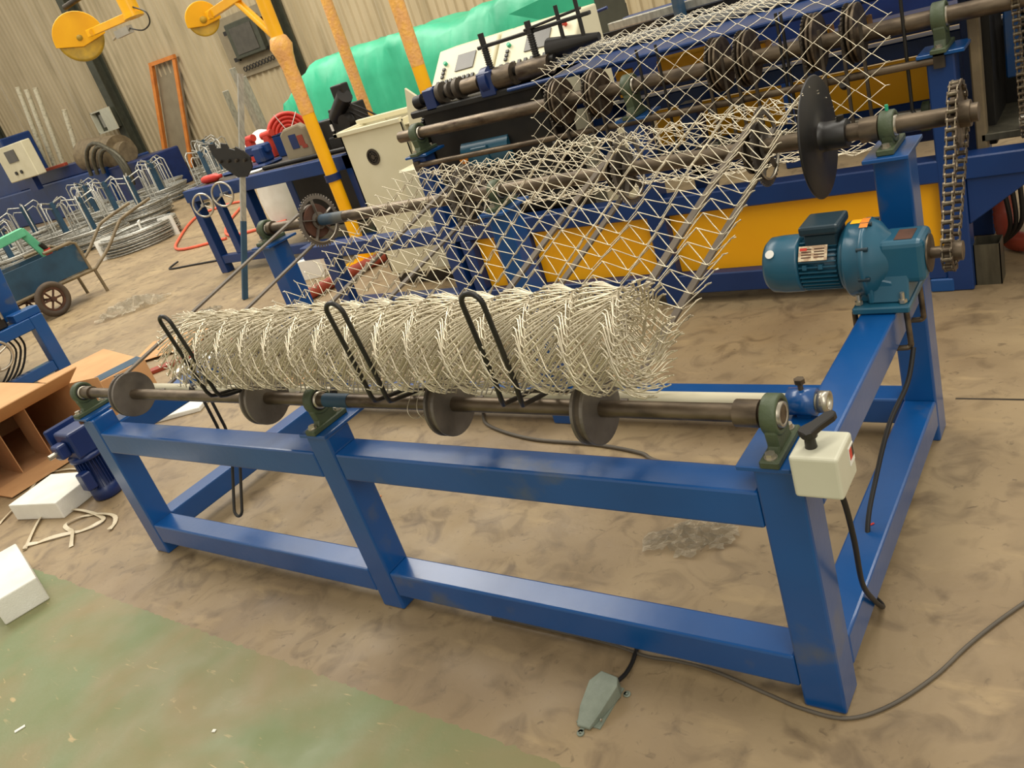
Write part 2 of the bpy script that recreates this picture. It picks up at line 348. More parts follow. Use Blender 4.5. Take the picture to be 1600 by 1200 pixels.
# rear shaft
b = MB(); b.cyl((-.01, YR, ZR), (3.175, YR, ZR), .0255, 26); mk('rear_shaft', b, 'steel', T)
b = MB(); b.cyl((2.87, YR, ZR), (2.92, YR, ZR), .036, 24); mk('shaft_collar', b, 'steel', T)
b = MB(); b.cyl((.07, YR, ZR), (.1, YR, ZR), .034, 24); mk('shaft_collar', b, 'steel', T)
b = MB(); b.cyl((.46, YR, ZR), (.62, YR, ZR), .0262, 24); mk('shaft_sleeve', b, 'oldblue', T, label='worn blue painted sleeve on the shaft')
b = MB(); b.lathe((2.742, YR, ZR), X, [(0, .02), (0, .181), (.004, .184), (.008, .181), (.008, .1), (.012, .085), (.012, .045), (.03, .043), (.09, .043), (.09, .02)], 56)
for p in range(len(b.sm)): b.sm[p] = True
fl = mk('flange_disc', b, 'black', T, bevel=.001, label='large black guide disc')
b = MB(); b.hexb((2.815, YR, ZR+.042), Z, .011, .014); mk('set_screw', b, 'black', fl)
for x in PX:
    vdisc(x, YR, ZR, .078, T, t=.04, name='belt_pulley', m='rust' if x < 1 else 'dsteel')
    gear(x+.03, YR, ZR, .116, T, name='toothed_ring', m='disc', t=.004, rin=.86)
    q = MB()
    a0 = 4.0
    q.tube([(x+.036, YR+.1*math.cos(a), ZR+.1*math.sin(a)) for a in [3.6+.15*i for i in range(16)]], .004, 6); mk('guard_rim', q, 'zinc', T)
# belts
def belt(x0, x1, r0, r1, wd=.022, th=.008):
    A = V((x0, YF, ZF)); B = V((x1, YR, ZR)); d = (B-A).normalized(); n = X.cross(d).normalized(); n = n if n.z > 0 else -n
    pts = []
    for i in range(13): a = PI/2 + PI*i/12; pts.append((A + d*r0*math.cos(a) + n*r0*math.sin(a), d*math.cos(a)+n*math.sin(a)))
    for i in range(13): a = -PI/2 + PI*i/12; pts.append((B + d*r1*math.cos(a) + n*r1*math.sin(a), d*math.cos(a)+n*math.sin(a)))
    R = []
    for p, o in pts: R.append([p - X*wd/2, p + X*wd/2, p + X*wd/2 + o*th, p - X*wd/2 + o*th])
    b = MB(); b.rings(R, close=True, smooth=False); return mk('drive_belt', b, 'belt', T)
for a, c in zip(DX, PX): belt(a, c, .071, .072)
# chain drive and its sprockets
SX = 3.125; YM, ZM = .955, .757
roller_chain(T, SX, (YR, ZR), .086, (YM, ZM), .047)
def sprocket(x, y, z, r, n, hub):
    b = MB(); t = .012; pr = []
    for i in range(n):
        for da, rr in ((-.5, r*.93), (-.2, r*1.05), (.2, r*1.05), (.5, r*.93)):
            a = 2*PI*(i+da*.98)/n; pr.append((rr*math.cos(a), rr*math.sin(a)))
    b.prism(pr, (x-t/2, y, z), Y, Z, t); b.cyl((x-.01, y, z), (x+.032, y, z), hub, 20)
    return mk('sprocket', b, 'steel', T)
sprocket(SX, YR, ZR, .084, 21, .036); sprocket(SX, YM, ZM, .045, 12, .026)
# geared motor on the right side rail
mo = MB()
mo.lathe((2.872, YM, ZM), X, [(0, .03), (0, .104), (.008, .108), (.045, .108), (.047, .112), (.06, .112), (.062, .106), (.078, .1), (.1, .072), (.115, .06)], 48)
g = mk('gear_reducer', mo, 'teal', T, label='teal cast gear reducer with bolted feet')
b = MB(); b.box((2.955, YM-.062, ZM-.062), (3.075, YM+.062, ZM+.062)); mk('gear_box', b, 'teal', g, bevel=.018, seg=3)
b = MB(); b.cyl((3.075, YM, ZM), (3.079, YM, ZM), .052, 30); b.cyl((3.079, YM, ZM), (3.15, YM, ZM), .016, 20); mk('output_shaft', b, 'steel', g)
b = MB(); b.box((2.885, .845, .631), (3.035, 1.065, .651)); b.box((2.925, .87, .651), (2.94, 1.04, .70))
b.prism([(-.085, -.105), (.085, -.105), (.06, -.03), (-.06, -.03)], (2.93, YM, ZM), Y, Z, .1)
b.prism([(2.895-2.93, .651-ZM), (3.0-2.93, .651-ZM), (.06, -.05), (0, -.03)], (2.93, .885, ZM), X, Z, -.02)
mk('foot', b, 'teal', g, bevel=.004)
for x, y in ((2.9, .87), (3.015, .87), (2.9, 1.045), (3.015, 1.045)):
    q = MB(); q.cyl((x, y, .651), (x, y, .683), .006, 10); q.hexb((x, y, .653), Z, .011, .01); mk('foot_bolt', q, 'zinc', g)
for i in range(8):
    a = 2*PI*i/8+.2; q = MB(); q.cyl((2.914, YM+.108*math.cos(a), ZM+.108*math.sin(a)), (2.944, YM+.108*math.cos(a), ZM+.108*math.sin(a)), .006, 8); mk('flange_bolt', q, 'tealdk', g)
q = MB(); q.box((3.0, YM-.045, ZM+.0622), (3.045, YM+.03, ZM+.0632)); mk('nameplate', q, 'rust', g)
a = math.radians(55)
q = MB(); q.lathe((2.897, YM, ZM), X, [(0, .1085), (.03, .1085)], 48); 
q = MB()
for sgn, mm_, x0 in ((0, 'olabel', 2.915), ):
    R = [[V((xx_, YM-.1135*math.sin(t), ZM+.1135*math.cos(t))) for xx_ in (x0, x0+.022)] for t in [ -.1+.08*i for i in range(7)]]
    for i in range(6): q.add([R[i][0], R[i][1], R[i+1][1], R[i+1][0]], [(0,1,2,3)])
mk('sticker', q, 'olabel', g)
q = MB()
R = [[V((xx_, YM-.1092*math.sin(t), ZM+.1092*math.cos(t))) for xx_ in (2.885, 2.912)] for t in [-.2+.08*i for i in range(5)]]
for i in range(4): q.add([R[i][0], R[i][1], R[i+1][1], R[i+1][0]], [(0,1,2,3)])
mk('sticker', q, 'yellow', g)
mm = MB(); mm.lathe((2.735, YM, ZM), X, [(0, .02), (0, .068), (.14, .068), (.14, .02)], 40)
mt = mk('motor', mm, 'teal', T, label='teal finned electric motor')
for i in range(34):
    a = 2*PI*i/34
    if 1.15 < a < 2.0: continue
    q = MB(); c = V((2.80, YM+.074*math.cos(a), ZM+.074*math.sin(a))); q.cbox(c, (.105, .018, .0035), Matrix.Rotation(a, 3, 'X')); mk('cooling_fin', q, 'teal', mt)
q = MB(); q.lathe((2.735, YM, ZM), -X, [(-.008, .06), (-.008, .083), (0, .085), (.05, .085), (.085, .082), (.098, .07), (.1, .05), (.1, .01)], 44); mk('fan_cover', q, 'teal', mt)
q = MB(); q.lathe((2.858, YM, ZM), X, [(0, .03), (0, .086), (.014, .09), (.014, .03)], 44); mk('end_shield', q, 'teal', mt)
q = MB(); q.box((2.765, YM-.05, ZM+.06), (2.855, YM+.05, ZM+.1)); tb = mk('terminal_box', q, 'tealdk', mt, bevel=.004)
q = MB(); q.box((2.755, YM-.06, ZM+.1), (2.865, YM+.06, ZM+.128)); mk('lid', q, 'tealdk', tb, bevel=.008, seg=2)
ap = math.radians(142); Rn = Matrix.Rotation(ap, 3, 'X')
c = V((2.79, YM+.0855*math.cos(ap), ZM+.0855*math.sin(ap)))
q = MB(); q.cbox(c, (.08, .003, .044), Rn); pl = mk('rating_plate', q, 'label', mt)
q = MB(); q.cbox(c + V((-.024, -.002*1, .0022)) + V((0, 0, .012)), (.02, .0012, .008), Rn); mk('red_mark', q, 'red', pl)
for k in range(4):
    for u0 in (-.018, .018): q = MB(); q.cbox(c + V((u0, 0, 0)) + Rn @ V((0, .0022, .012-.008*k)), (.028, .0008, .003), Rn); mk('print_row', q, 'rust', pl)
for dx in (-.035, .01):
    for aa in (2.95, 1.85):
        q = MB(); cc = V((2.80+dx, YM+.08*math.cos(aa), ZM+.08*math.sin(aa))); q.cbox(cc, (.012, .012, .014), Matrix.Rotation(aa, 3, 'X')); mk('fixing_lug', q, 'teal', mt)
q = MB(); cs = V((2.665, YM+.086*math.cos(2.4), ZM+.086*math.sin(2.4))); q.cyl(cs, cs + V((0, math.cos(2.4), math.sin(2.4)))*.0015, .013, 16); mk('round_sticker', q, 'white', mt)
# U-bolts holding the foot to the rail
for y in (.87, 1.045):
    q = MB(); q.tube(smoothpath([(3.02, y, .63), (3.022, y, .54), (3.02, y, .52), (3.0, y-.004, .515), (2.9, y-.004, .515), (2.885, y, .53), (2.885, y, .63)], 4), .008, 8); mk('clamp_rod', q, 'steel', T)
q = MB(); q.tube(smoothpath([(3.03, .86, .52), (3.018, .8, .44), (2.985, .7, .37), (2.96, .6, .26), (2.95, .5, .17), (2.96, .42, .05)]), .007, 8); mk('motor_cable', q, 'rubber', T)
# white tube behind the front shaft
YP, ZP = .2, .737
q = MB(); q.lathe((.12, YP, ZP), X, [(0, .012), (0, .0175), (2.885, .0175), (2.885, .013), (2.8, .013)], 22); mk('white_tube', q, 'pipe', T, label='grubby white painted tube')
for x0 in (2.925, .03):
    q = MB(); q.lathe((x0, YP, ZP), X, [(0, .018), (0, .031), (.06, .031), (.06, .018)], 26, close=True); q.box((x0+.015, YP-.012, .63), (x0+.045, YP+.012, ZP-.028)); o = mk('tube_clamp', q, 'blue', T)
    q = MB(); q.cyl((x0+.03, YP, ZP+.03), (x0+.03, YP, ZP+.046), .006, 10); q.hexb((x0+.03, YP, ZP+.046), Z, .012, .011); mk('set_screw', q, 'steel', o)
q = MB(); q.lathe((2.99, YP, ZP), X, [(0, .017), (0, .0245), (.022, .0245), (.022, .017)], 24, close=True); mk('tube_end', q, 'zinc', T)
for x in (.6, 1.13, 1.42, 2.0, 2.42):
    q = MB(); q.lathe((x, YP, ZP), X, [(0, .018), (0, .024), (.03, .024), (.03, .018)], 20, close=True); mk('tube_collar', q, 'black', T)
# black hairpin hooks
def hook(x, lean, wd, pts, r=.0062):
    a = [V((x, y, z)) for y, z in pts]; b = [V((x+wd, y, z)) for y, z in pts]
    top = a[-1]; up = (a[-1]-a[-2]).normalized()
    for p in range(len(a)): a[p].x += lean*p/len(a); b[p].x += lean*p/len(a)
    arc = []
    cx = (a[-1]+b[-1])/2; rr = wd/2
    for i in range(1, 10): t = PI - PI*i/10; arc.append(cx + X*rr*math.cos(t) + up*rr*math.sin(t))
    q = MB(); q.tube(a + arc + b[::-1], r, 10); return mk('hairpin_hook', q, 'black', T, label='black bent rod hook')
up_pts = [(.2, .755), (.12, .80), (.055, .838), (-.055, .868), (-.075, .878), (-.088, .90), (-.098, .95), (-.125, 1.155)]
hook(1.16, .06, .052, up_pts); hook(1.90, .07, .056, up_pts); hook(2.325, .08, .056, up_pts)
hook(.62, .03, .052, [(.2, .72), (.198, .66), (.196, .57), (.185, .50), (.172, .40), (.09, .245)])
# switch box on the right front post
q = MB(); q.box((3.0, -.045, .662), (3.095, .058, .758)); sb = mk('switch_box', q, 'ivory', T, bevel=.007, seg=3, label='ivory drum switch box')
q = MB(); q.cyl((3.035, -.005, .757), (3.035, -.005, .785), .012, 18, .01); q.cyl((3.035, -.005, .783), (3.035, -.005, .8), .016, 20)
q.prism([(-.017, -.012), (-.005, -.018), (.02, -.014), (.055, -.013), (.066, -.008), (.068, .004), (.055, .012), (.02, .012), (-.005, .017), (-.017, .01)], (3.035, -.005, .787), V((.55, .83, .13)).normalized(), V((-.83, .55, 0)), .015)
mk('lever', q, 'black', sb, bevel=.002)
q = MB(); q.box((3.0951, .02, .70), (3.0965, .05, .74)); lb = mk('label_plate', q, 'white', sb)
q = MB(); q.box((3.0966, .022, .712), (3.097, .036, .736)); mk('red_mark', q, 'red', lb)
q = MB(); q.box((3.0966, .037, .712), (3.097, .048, .736)); mk('dark_mark', q, 'black', lb)
q = MB(); q.tube(smoothpath([(3.06, .02, .665), (3.068, .03, .60), (3.06, .07, .47), (3.03, .16, .27), (3.012, .27, .12), (3.004, .345, .03), (2.995, .375, .009), (2.97, .40, .008)]), .0065, 8); mk('switch_cable', q, 'rubber', T)
# welded bolts under left plate
q = MB(); 
for y in (0.0, .12): q.hexb((.01, y, H-.014), Z, .012, .013)
mk('nuts', q, 'rust', T)
# loose wires twisted round the front shaft
q = MB(); q.tube(smoothpath([(1.93, .11, .845), (1.935, .02, .80), (1.95, .02, .765), (1.97, .08, .77), (1.985, .1, .80), (1.98, .04, .83), (1.99, .0, .80), (2.005, .01, .76)]), .0012, 5); mk('twisted_wire', q, 'wire', T)

# ------------------------------------------------------------------ chain link fabric
FX0, ND, P = 1.085, 15, .1103
FX1 = FX0 + ND*P
fab = thing('chain_link_fence', 'galvanised chain link fence hanging between the machines and rolled up on the front one', 'fence', (1.9, 1.2, .9))
prof = [V((0, 2.93, 1.335)), V((0, 2.6, 1.325)), V((0, 2.36, 1.305)), V((0, 2.285, 1.262)), V((0, 2.25, 1.18)), V((0, 2.13, 1.0)), V((0, 2.03, .88)), V((0, 1.90, .815)), V((0, 1.72, .845)), V((0, 1.52, .985)), V((0, 1.36, 1.11)), V((0, 1.26, 1.150)), V((0, 1.12, 1.142)), V((0, .9, 1.093)), V((0, .6, 1.018)), V((0, .31, .948)), V((0, .16, .908)), V((0, .05, .884))]
path = smoothpath(prof, 14)
cum = [0]
for i in range(len(path)-1): cum.append(cum[-1] + (path[i+1]-path[i]).length)
def on_path(s):
    s = max(0, min(cum[-1]-1e-6, s)); lo = 0
    for i in range(len(cum)-1):
        if cum[i+1] >= s: lo = i; break
    t = (s-cum[lo])/(cum[lo+1]-cum[lo]); p = path[lo].lerp(path[lo+1], t); d = (path[lo+1]-path[lo]).normalized()
    n = X.cross(d); n = -n
    return p, d, n     # n points to the upper / front side
s_vert0 = cum[14*2]; s_vert1 = cum[14*7]; s_ridge = cum[14*11]
def pitch(s):
    if s < s_vert0: return .030
    if s < s_vert1: return .0455
    if s < s_ridge: return .037
    return .0305
R_W = .00155
def wire_pts(func, ph, jit=.0025, rd=.0045, skew=0, mid=True):
    """func(u) with u in 0..1 across the row -> point+normal; returns a flattened zigzag along X"""
    pts = []; n = ND*2
    for k in range(n+1):
        x = FX0 + P*k/2; hi = (k + ph) % 2
        jx = random.uniform(-jit, jit)
        for q, (dx, tt, side) in enumerate(((-rd, 1-rd*11, 0), (0, 1.0, 0), (rd, 1-rd*11, 0))):
            if k == 0 and q == 0: continue
            if k == n and q == 2: continue
            u = tt if hi else 1-tt
            if not hi: dx -= skew
            sd = (-1 if (q == 0) else 1 if q == 2 else 0)*(1 if hi else -1)
            pts.append(func(u, x + dx + jx, sd))
        if k < n and mid:
            pts.append(func(.5, x + P/4 + jx*.5, (1 if hi else -1)*1.0))
    # twisted barb at each selvedge
    e = pts[0]; pts.insert(0, V(e) + V((-.012, random.uniform(-.006, .006), random.uniform(0, .008))))
    e = pts[-1]; pts.append(V(e) + V((.012, random.uniform(-.006, .006), random.uniform(0, .008))))
    return pts
s = .0; i = 0; S_END = cum[-1] - .05
while s < S_END:
    p_ = pitch(s); fold = max(0, min(1, (.0455-p_)/.015))
    hi_n = .040*fold if s > s_ridge - .03 else .022*fold
    adv = p_*(1 + .47*fold) if i % 2 == 0 else p_*(1 - .47*fold)
    a0, d0, n0 = on_path(s); a1, d1, n1 = on_path(s + adv + random.uniform(-.0015, .0015))
    ha, hb = (hi_n, 0) if i % 2 == 0 else (0, hi_n)
    def fn(u, x, sd, a0=a0, a1=a1, n0=n0, n1=n1, ha=ha, hb=hb, fold=fold):
        pt = a0.lerp(a1, u) + n0.lerp(n1, u)*(ha + (hb-ha)*u + .0018*sd)
        w_ = .006*math.sin(x*9 + pt.y*13) + .004*math.sin(x*23 + pt.z*17)
        if abs(sd) == 1: w_ -= .003*fold
        return V((x, pt.y, pt.z)) + n0*w_
    b = MB(); b.tube(wire_pts(fn, i % 2), R_W, 5); mk('wire', b, 'wire', fab)
    s += adv; i += 1
# the roll
RC = V((0, -.005, 1.0)); roll_parts = []
turns = 8.0; r_in, r_out = .02, .122
ths = []; th = 0
while th < turns*2*PI:
    r = r_in + (r_out-r_in)*th/(turns*2*PI); ths.append(th); th += (.0175 if r > .098 else .05)/r
for i, th in enumerate(ths):
    r = r_in + (r_out-r_in)*th/(turns*2*PI); span = random.uniform(.062, .072)/r; outer = r > .098
    jt = random.uniform(-.015, .015); jx = random.uniform(-.002, .002); ph = 0 if random.random() < .93 else 1; jr = random.uniform(-.002, .003)
    if outer and -PI/2 + .35 - th > 0: pass
    def fn(u, x, sd, th=th, r=r, span=span, jt=jt, ph=ph, jx=jx, jr=jr):
        a = -PI/2 + .35 - (th + jt + span*u)
        fx = ((x-FX0)/P + (.5 if ph else 0)) % 1
        lob = .5 - .5*math.cos(2*PI*fx)
        rr = r + jr + .0022*sd - .015*lob*(r/.11) + .002*math.sin(x*14+th)
        return V((x + jx + .008, RC.y + rr*1.06*math.cos(a), RC.z + rr*1.1*math.sin(a)))
    b = MB(); b.tube(wire_pts(fn, ph, .001, .010, .014, False), .00185, 4 if not outer else 5)
    mk('rolled_wire', b, 'wire', fab)
# ================================================================== machine behind (weaving machine)
W = thing('mesh_weaving_machine', 'long blue weaving machine with yellow panels and dark shafts behind the rolling machine', 'machine', (1, 2.9, 0))
YA = 2.37
def wb(nm, a, c, m='blue2', bv=.006, p=W, **k): b = MB(); b.box(a, c); return mk(nm, b, m, p, bevel=bv, seg=1, **k)
for x0, h in ((.06, 1.03), (1.47, .99), (2.83, 1.0)):
    wb('post', (x0, YA, 0), (x0+.1, YA+.1, h)); wb('top_plate', (x0-.03, YA-.02, h), (x0+.14, YA+.16, h+.014), 'blue', .002)
    wb('rear_post', (x0, 3.0, 0), (x0+.1, 3.1, .9))
wb('front_rail', (-1.25, YA+.002, .49), (3.9, YA+.098, .585)); wb('bottom_rail', (-1.05, YA+.002, .06), (2.83, YA+.098, .165))
wb('front_rail', (2.93, 2.93, .50), (4.2, 3.03, .59)); wb('rear_rail', (.16, 3.0, .5), (2.83, 3.1, .6)); wb('rear_rail', (.16, 3.0, .06), (2.83, 3.1, .165))
for x0, x1 in ((-1.05, -.95), (.2, .285), (.46, .70)): wb('upright', (x0, YA+.003, .0 if x0 < 0 else .165), (x1, YA+.095, .49))
b = MB(); b.prism([(0, 0), (.28, 0), (0, -.2)], (2.93, YA+.09, .49), X, Z, .07); mk('gusset', b, 'blue2', W, bevel=.004)
wb('foot', (2.76, YA-.005, 0), (2.855, YA+.05, .062), 'blue')
for x0, x1 in ((.288, .458), (.702, 1.452), (1.563, 2.83)): wb('yellow_panel', (x0, YA+.06, .165), (x1, YA+.066, .488), 'yellow', .001, label='orange yellow side panel')
for x0, x1 in ((1.2, 1.95), (2.0, 2.85)): wb('yellow_panel', (x0, 3.25, .64), (x1, 3.257, .85), 'yellow', .001, label='orange yellow rear panel')
wb('rear_beam', (1.1, 3.24, .55), (3.0, 3.32, .64)); wb('rear_beam', (.9, 3.22, .86), (3.0, 3.34, .94), 'blue2'); wb('rear_beam', (.76, 3.3, 1.14), (3.3, 3.42, 1.24), 'blue2')
wb('deck_plate', (.75, 2.98, 1.0), (3.3, 3.3, 1.06), 'navy'); wb('deck_plate', (.75, 2.52, 1.24), (3.1, 2.96, 1.26), 'blue2'); wb('white_edge_bar', (.75, 2.97, 1.27), (3.1, 2.995, 1.315), 'galv'); wb('deck_beam', (.7, 3.0, 1.18), (3.3, 3.06, 1.3), 'blue2')
wb('deck_post', (.95, 2.95, .6), (1.05, 3.05, 1.2), 'blue2'); wb('deck_post', (2.86, 2.95, .6), (2.98, 3.05, 1.2), 'blue2')
for x0 in (1.95, 2.25, 2.42): wb('yellow_block', (x0, 2.88, 1.06), (x0+.09, 2.97, 1.13), 'yellow', .003)
wb('yellow_block', (1.42, 2.95, 1.05), (1.72, 3.0, 1.17), 'yellow', .02); wb('yellow_block', (1.2, 2.9, 1.02), (1.3, 2.93, 1.16), 'yellow', .003)
b = MB(); b.cyl((-.01, YA+.05, 1.155), (3.2, YA+.05, 1.13), .033, 24); mk('main_shaft', b, 'steel', W)
b = MB(); b.cyl((.09, YA-.005, .985), (2.86, YA-.005, .985), .016, 16); mk('thin_shaft', b, 'steel', W)
for x in (.1, 2.88): b = MB(); b.box((x-.02, YA-.02, .955), (x+.02, YA+.02, 1.01)); mk('shaft_block', b, 'dsteel', W)
for x, zb, za in ((.13, 1.044, 1.155), (1.53, 1.004, 1.142), (2.885, 1.014, 1.131)): pillow(x, YA+.05, zb, za, W, r=.058, w=.2, t=.05)
for x in (1.14, 1.36, 2.0, 2.13, 2.42, 2.58):
    vdisc(x, YA+.05, 1.145, .115, W, t=.03, name='feed_disc', m='steel'); gear(x-.03, YA+.05, 1.145, .112, W, n=36, name='toothed_wheel', t=.008, rin=.5, spokes=3, m='dsteel')
    for dx in (-.045, .03):
        b = MB(); b.box((x+dx, YA-.035, .74), (x+dx+.012, YA-.023, 1.2)); mk('hanging_bar', b, 'dsteel', W)
    b = MB(); b.cyl((x-.06, YA-.02, .97), (x-.06, YA+.0, .955), .018, 12); mk('rod_clip', b, 'blackoil', W)
for x in (1.62, 1.72, 2.28, 2.3, 2.76): b = MB(); b.cyl((x, YA+.02, .8), (x, YA+.02, 1.3), .007, 8); b.cyl((x, YA+.02, .8), (x+.03, YA, .77), .007, 8); mk('hanging_rod', b, 'black', W)
b = MB(); b.cyl((1.6, 2.85, .70), (2.83, 2.85, .68), .014, 12); mk('light_rod', b, 'zinc', W)
b = MB(); b.cyl((1.2, 2.78, .66), (2.83, 2.78, .645), .018, 12); mk('dark_rod', b, 'dsteel', W)
for x in (1.75, 2.72): pillow(x, 2.85, .605, .69, W, r=.035, w=.12, bolt=False)
# drive head with big gear and worm at the left
b = MB(); b.box((.03, 2.62, .55), (.9, 2.72, 1.23)); b.box((.0, 2.55, 1.22), (1.05, 2.9, 1.26)); b.box((.05, 2.72, 0.1), (.85, 2.95, 1.1)); dh = mk('drive_head', b, 'blackoil', W, bevel=.008)
gear(0.0, 2.83, 1.02, .24, W, n=90, name='large_gear', m='blackoil', t=.03, rin=.7, spokes=4, tooth=.014)
b = MB(); b.cyl((.06, 2.6, 1.30), (1.05, 2.6, 1.34), .022, 16); b.cyl((.04, 2.6, 1.30), (.1, 2.6, 1.305), .04, 14); mk('worm_shaft', b, 'blackoil', W)
for x0, r_, l_, m_ in ((.16, .05, .05, 'navy'), (.24, .06, .03, 'dsteel'), (.31, .05, .02, 'dsteel'), (.37, .06, .03, 'dsteel'), (.42, .045, .12, 'steel'), (.58, .075, .05, 'navy'), (.66, .06, .12, 'steel'), (.82, .052, .2, 'steel')):
    b = MB(); b.cyl((x0, 2.6, 1.315), (x0+l_, 2.6, 1.318), r_, 22); mk('shaft_piece', b, m_, W)
b = MB(); b.box((.14, 2.55, 1.24), (.22, 2.66, 1.36)); mk('shaft_bracket', b, 'navy', W, bevel=.006)
b = MB(); b.box((.56, 2.54, 1.24), (.66, 2.66, 1.37)); mk('shaft_bracket', b, 'navy', W, bevel=.006)
for x0, zt in ((.62, 1.56), (.93, 1.55)):
    b = MB(); b.cyl((x0, 2.62, 1.25), (x0, 2.62, zt), .017, 12)
    for k in range(16): b.lathe((x0, 2.62, 1.3+k*.012), Z, [(0, .016), (.004, .022), (.008, .016)], 10)
    mk('screw_rod', b, 'black', W)
b = MB(); b.beam((.58, 2.62, 1.49), (1.28, 2.66, 1.50), .035, .02); b.beam((.9, 2.62, 1.51), (1.2, 2.72, 1.53), .05, .014); mk('clamp_bar', b, 'black', W, bevel=.004)
for x0 in (1.1, 1.22): b = MB(); b.cyl((x0, 2.65, 1.38), (x0, 2.65, 1.58), .011, 10); mk('screw_rod', b, 'black', W)
b = MB(); b.cyl((1.0, 2.66, 1.38), (1.3, 2.66, 1.38), .06, 18, .02); mk('cone', b, 'black', W)
b = MB(); b.cyl((.25, 2.68, .93), (.6, 2.68, .93), .1, 24); b.box((.34, 2.57, .86), (.46, 2.64, .98)); mk('drive_motor', b, 'teal', W, bevel=.004)
b = MB(); b.cyl((.27, 2.57, .93), (.27, 2.585, .93), .03, 16); mk('yellow_cap', b, 'olabel', W)
b = MB(); b.cyl((.6, 2.66, .82), (.75, 2.66, .82), .035, 16); mk('orange_pipe', b, 'orange', W)
b = MB(); b.box((-.45, 2.75, .2), (-.15, 2.95, .9)); mk('gear_cover', b, 'cream', W, bevel=.01)
# right end: chain drive, frame and dark machinery
roller_chain(W, 3.14, (YA+.08, 1.19), .075, (YA+.12, .66), .055, name='roller_chain')
b = MB(); b.cyl((3.12, YA+.12, .66), (3.2, YA+.12, .66), .03, 16); mk('chain_hub', b, 'zinc', W)
wb('side_panel', (2.99, 2.62, .55), (3.02, 2.95, 1.25), 'blackoil', .004); wb('end_plate', (3.05, 2.75, .78), (3.11, 2.79, 1.3), 'blue'); wb('end_post', (2.96, 2.5, .56), (3.0, 2.56, 1.1), 'dust')
wb('gear_casing', (3.0, 2.95, .6), (3.4, 3.4, .98), 'blackoil', .02); wb('side_cover', (3.22, 2.5, .95), (3.5, 2.7, 1.3), 'cream', .02)
b = MB(); b.cyl((3.2, 2.55, .9), (3.55, 2.55, .9), .12, 28); b.cyl((3.17, 2.55, .9), (3.2, 2.55, .9), .05, 20); mk('motor', b, 'teal', W)
wb('chain_tray', (2.98, 2.5, .60), (3.6, 2.95, .63), 'galvdull', .003)
for k in range(3):
    b = MB(); b.tube(smoothpath([(3.02+.03*k, 2.6, .50), (3.04+.03*k, 2.55, .38), (3.05+.02*k, 2.6, .2), (3.0, 2.75, .06)]), .01, 8); mk('hanging_cable', b, 'rubber', W)
# ------------------------------------------------------------------ control desks, cabinet
def desk(x0, x1, label):
    t = thing('control_desk', label, 'control desk', ((x0+x1)/2, 3.5, 0), 'cream control desks')
    b = MB(); b.prism([(3.3, 0), (3.75, 0), (3.75, 1.49), (3.55, 1.49), (3.3, 1.26), (3.3, 1.18)], (x0, 0, 0), Y, Z, x1-x0); mk('housing', b, 'cream', t, bevel=.012, seg=2)
    d = V((0, .25, .23)).normalized(); n = V((0, -.23, .25)).normalized(); o = V((x0, 3.3, 1.26)) + n*.002
    def pl(nm, u0, u1, v0, v1, m, th=.006, bv=.001):
        b = MB(); b.prism([(u0, v0), (u1, v0), (u1, v1), (u0, v1)], o, X, d, th); return mk(nm, b, m, t, bevel=bv)
    w_ = x1-x0
    pl('screen', w_*.38, w_*.68, .13, .26, 'screen')
    for i in range(9):
        u = .06 + i*(w_-.2)/9*1.05; k = pl('switch', u, u+.024, .045, .075, 'black', .014); 
    for v in (.1, .13, .16): pl('switch', .085, .108, v, v+.02, 'black', .012)
    b = MB(); c = o + X*.10 + d*.215; b.cyl(c, c + n*.02, .014, 14); mk('green_button', b, 'tarp', t)
    b = MB(); c = o + X*(w_-.09) + d*.25; b.cyl(c, c + n*.018, .012, 14); b.cyl(c + n*.018, c + n*.035, .02, 16); mk('emergency_button', b, 'red', t)
    return t
desk(-.45, .08, 'cream sloping control desk on the left, partly behind the worm shaft')
desk(.10, .72, 'cream sloping control desk on the right, behind the black clamp bar')
t = thing('electrical_cabinet', 'cream electrical cabinet with round fan grille and open top flap', 'cabinet', (-.85, 3.2, 0))
b = MB(); b.box((-1.12, 3.0, .12), (-.5, 3.012, 1.19)); b.box((-1.12, 3.0, .12), (-1.1, 3.5, 1.19)); b.box((-.52, 3.0, .12), (-.5, 3.5, 1.19)); b.box((-1.12, 3.49, .12), (-.5, 3.5, 1.19)); b.box((-1.12, 3.0, .1), (-.5, 3.5, .12)); mk('body', b, 'cream', t, bevel=.004)
b = MB(); b.box((-1.16, 2.98, 1.17), (-.5, 3.02, 1.2)); b.box((-1.16, 3.24, 1.19), (.2, 3.28, 1.225)); b.box((-1.16, 2.98, 1.17), (-1.12, 3.28, 1.2)); b.box((-1.1, 3.02, 1.14), (-.1, 3.24, 1.15)); mk('tray', b, 'cream', t, bevel=.003)
b = MB(); b.prism([(-.52, .82), (-.12, .78), (-.08, 1.12), (-.36, 1.37)], (0, 3.0, 0), X, Z, .02); mk('open_door', b, 'cream', t, bevel=.003)
b = MB(); b.ring((-.865, 2.995, .985), Y, .045, .058, .008, 30); b.ring((-.865, 2.995, .985), Y, .0, .018, .01, 16); b.ring((-.865, 2.994, .985), Y, .028, .033, .004, 24)
for a in range(3): b.beam((-.865, 2.993, .985), (-.865+.05*math.cos(a*2.1), 2.993, .985+.05*math.sin(a*2.1)), .004, .004)
fg = mk('fan_grille', b, 'dsteel', t)
b = MB(); b.ring((-.865, 2.999, .985), Y, 0, .047, .003, 28); mk('fan', b, 'black', fg)
b = MB(); b.box((-1.12, 3.05, 0), (-.5, 3.5, .12)); mk('plinth', b, 'black', t)
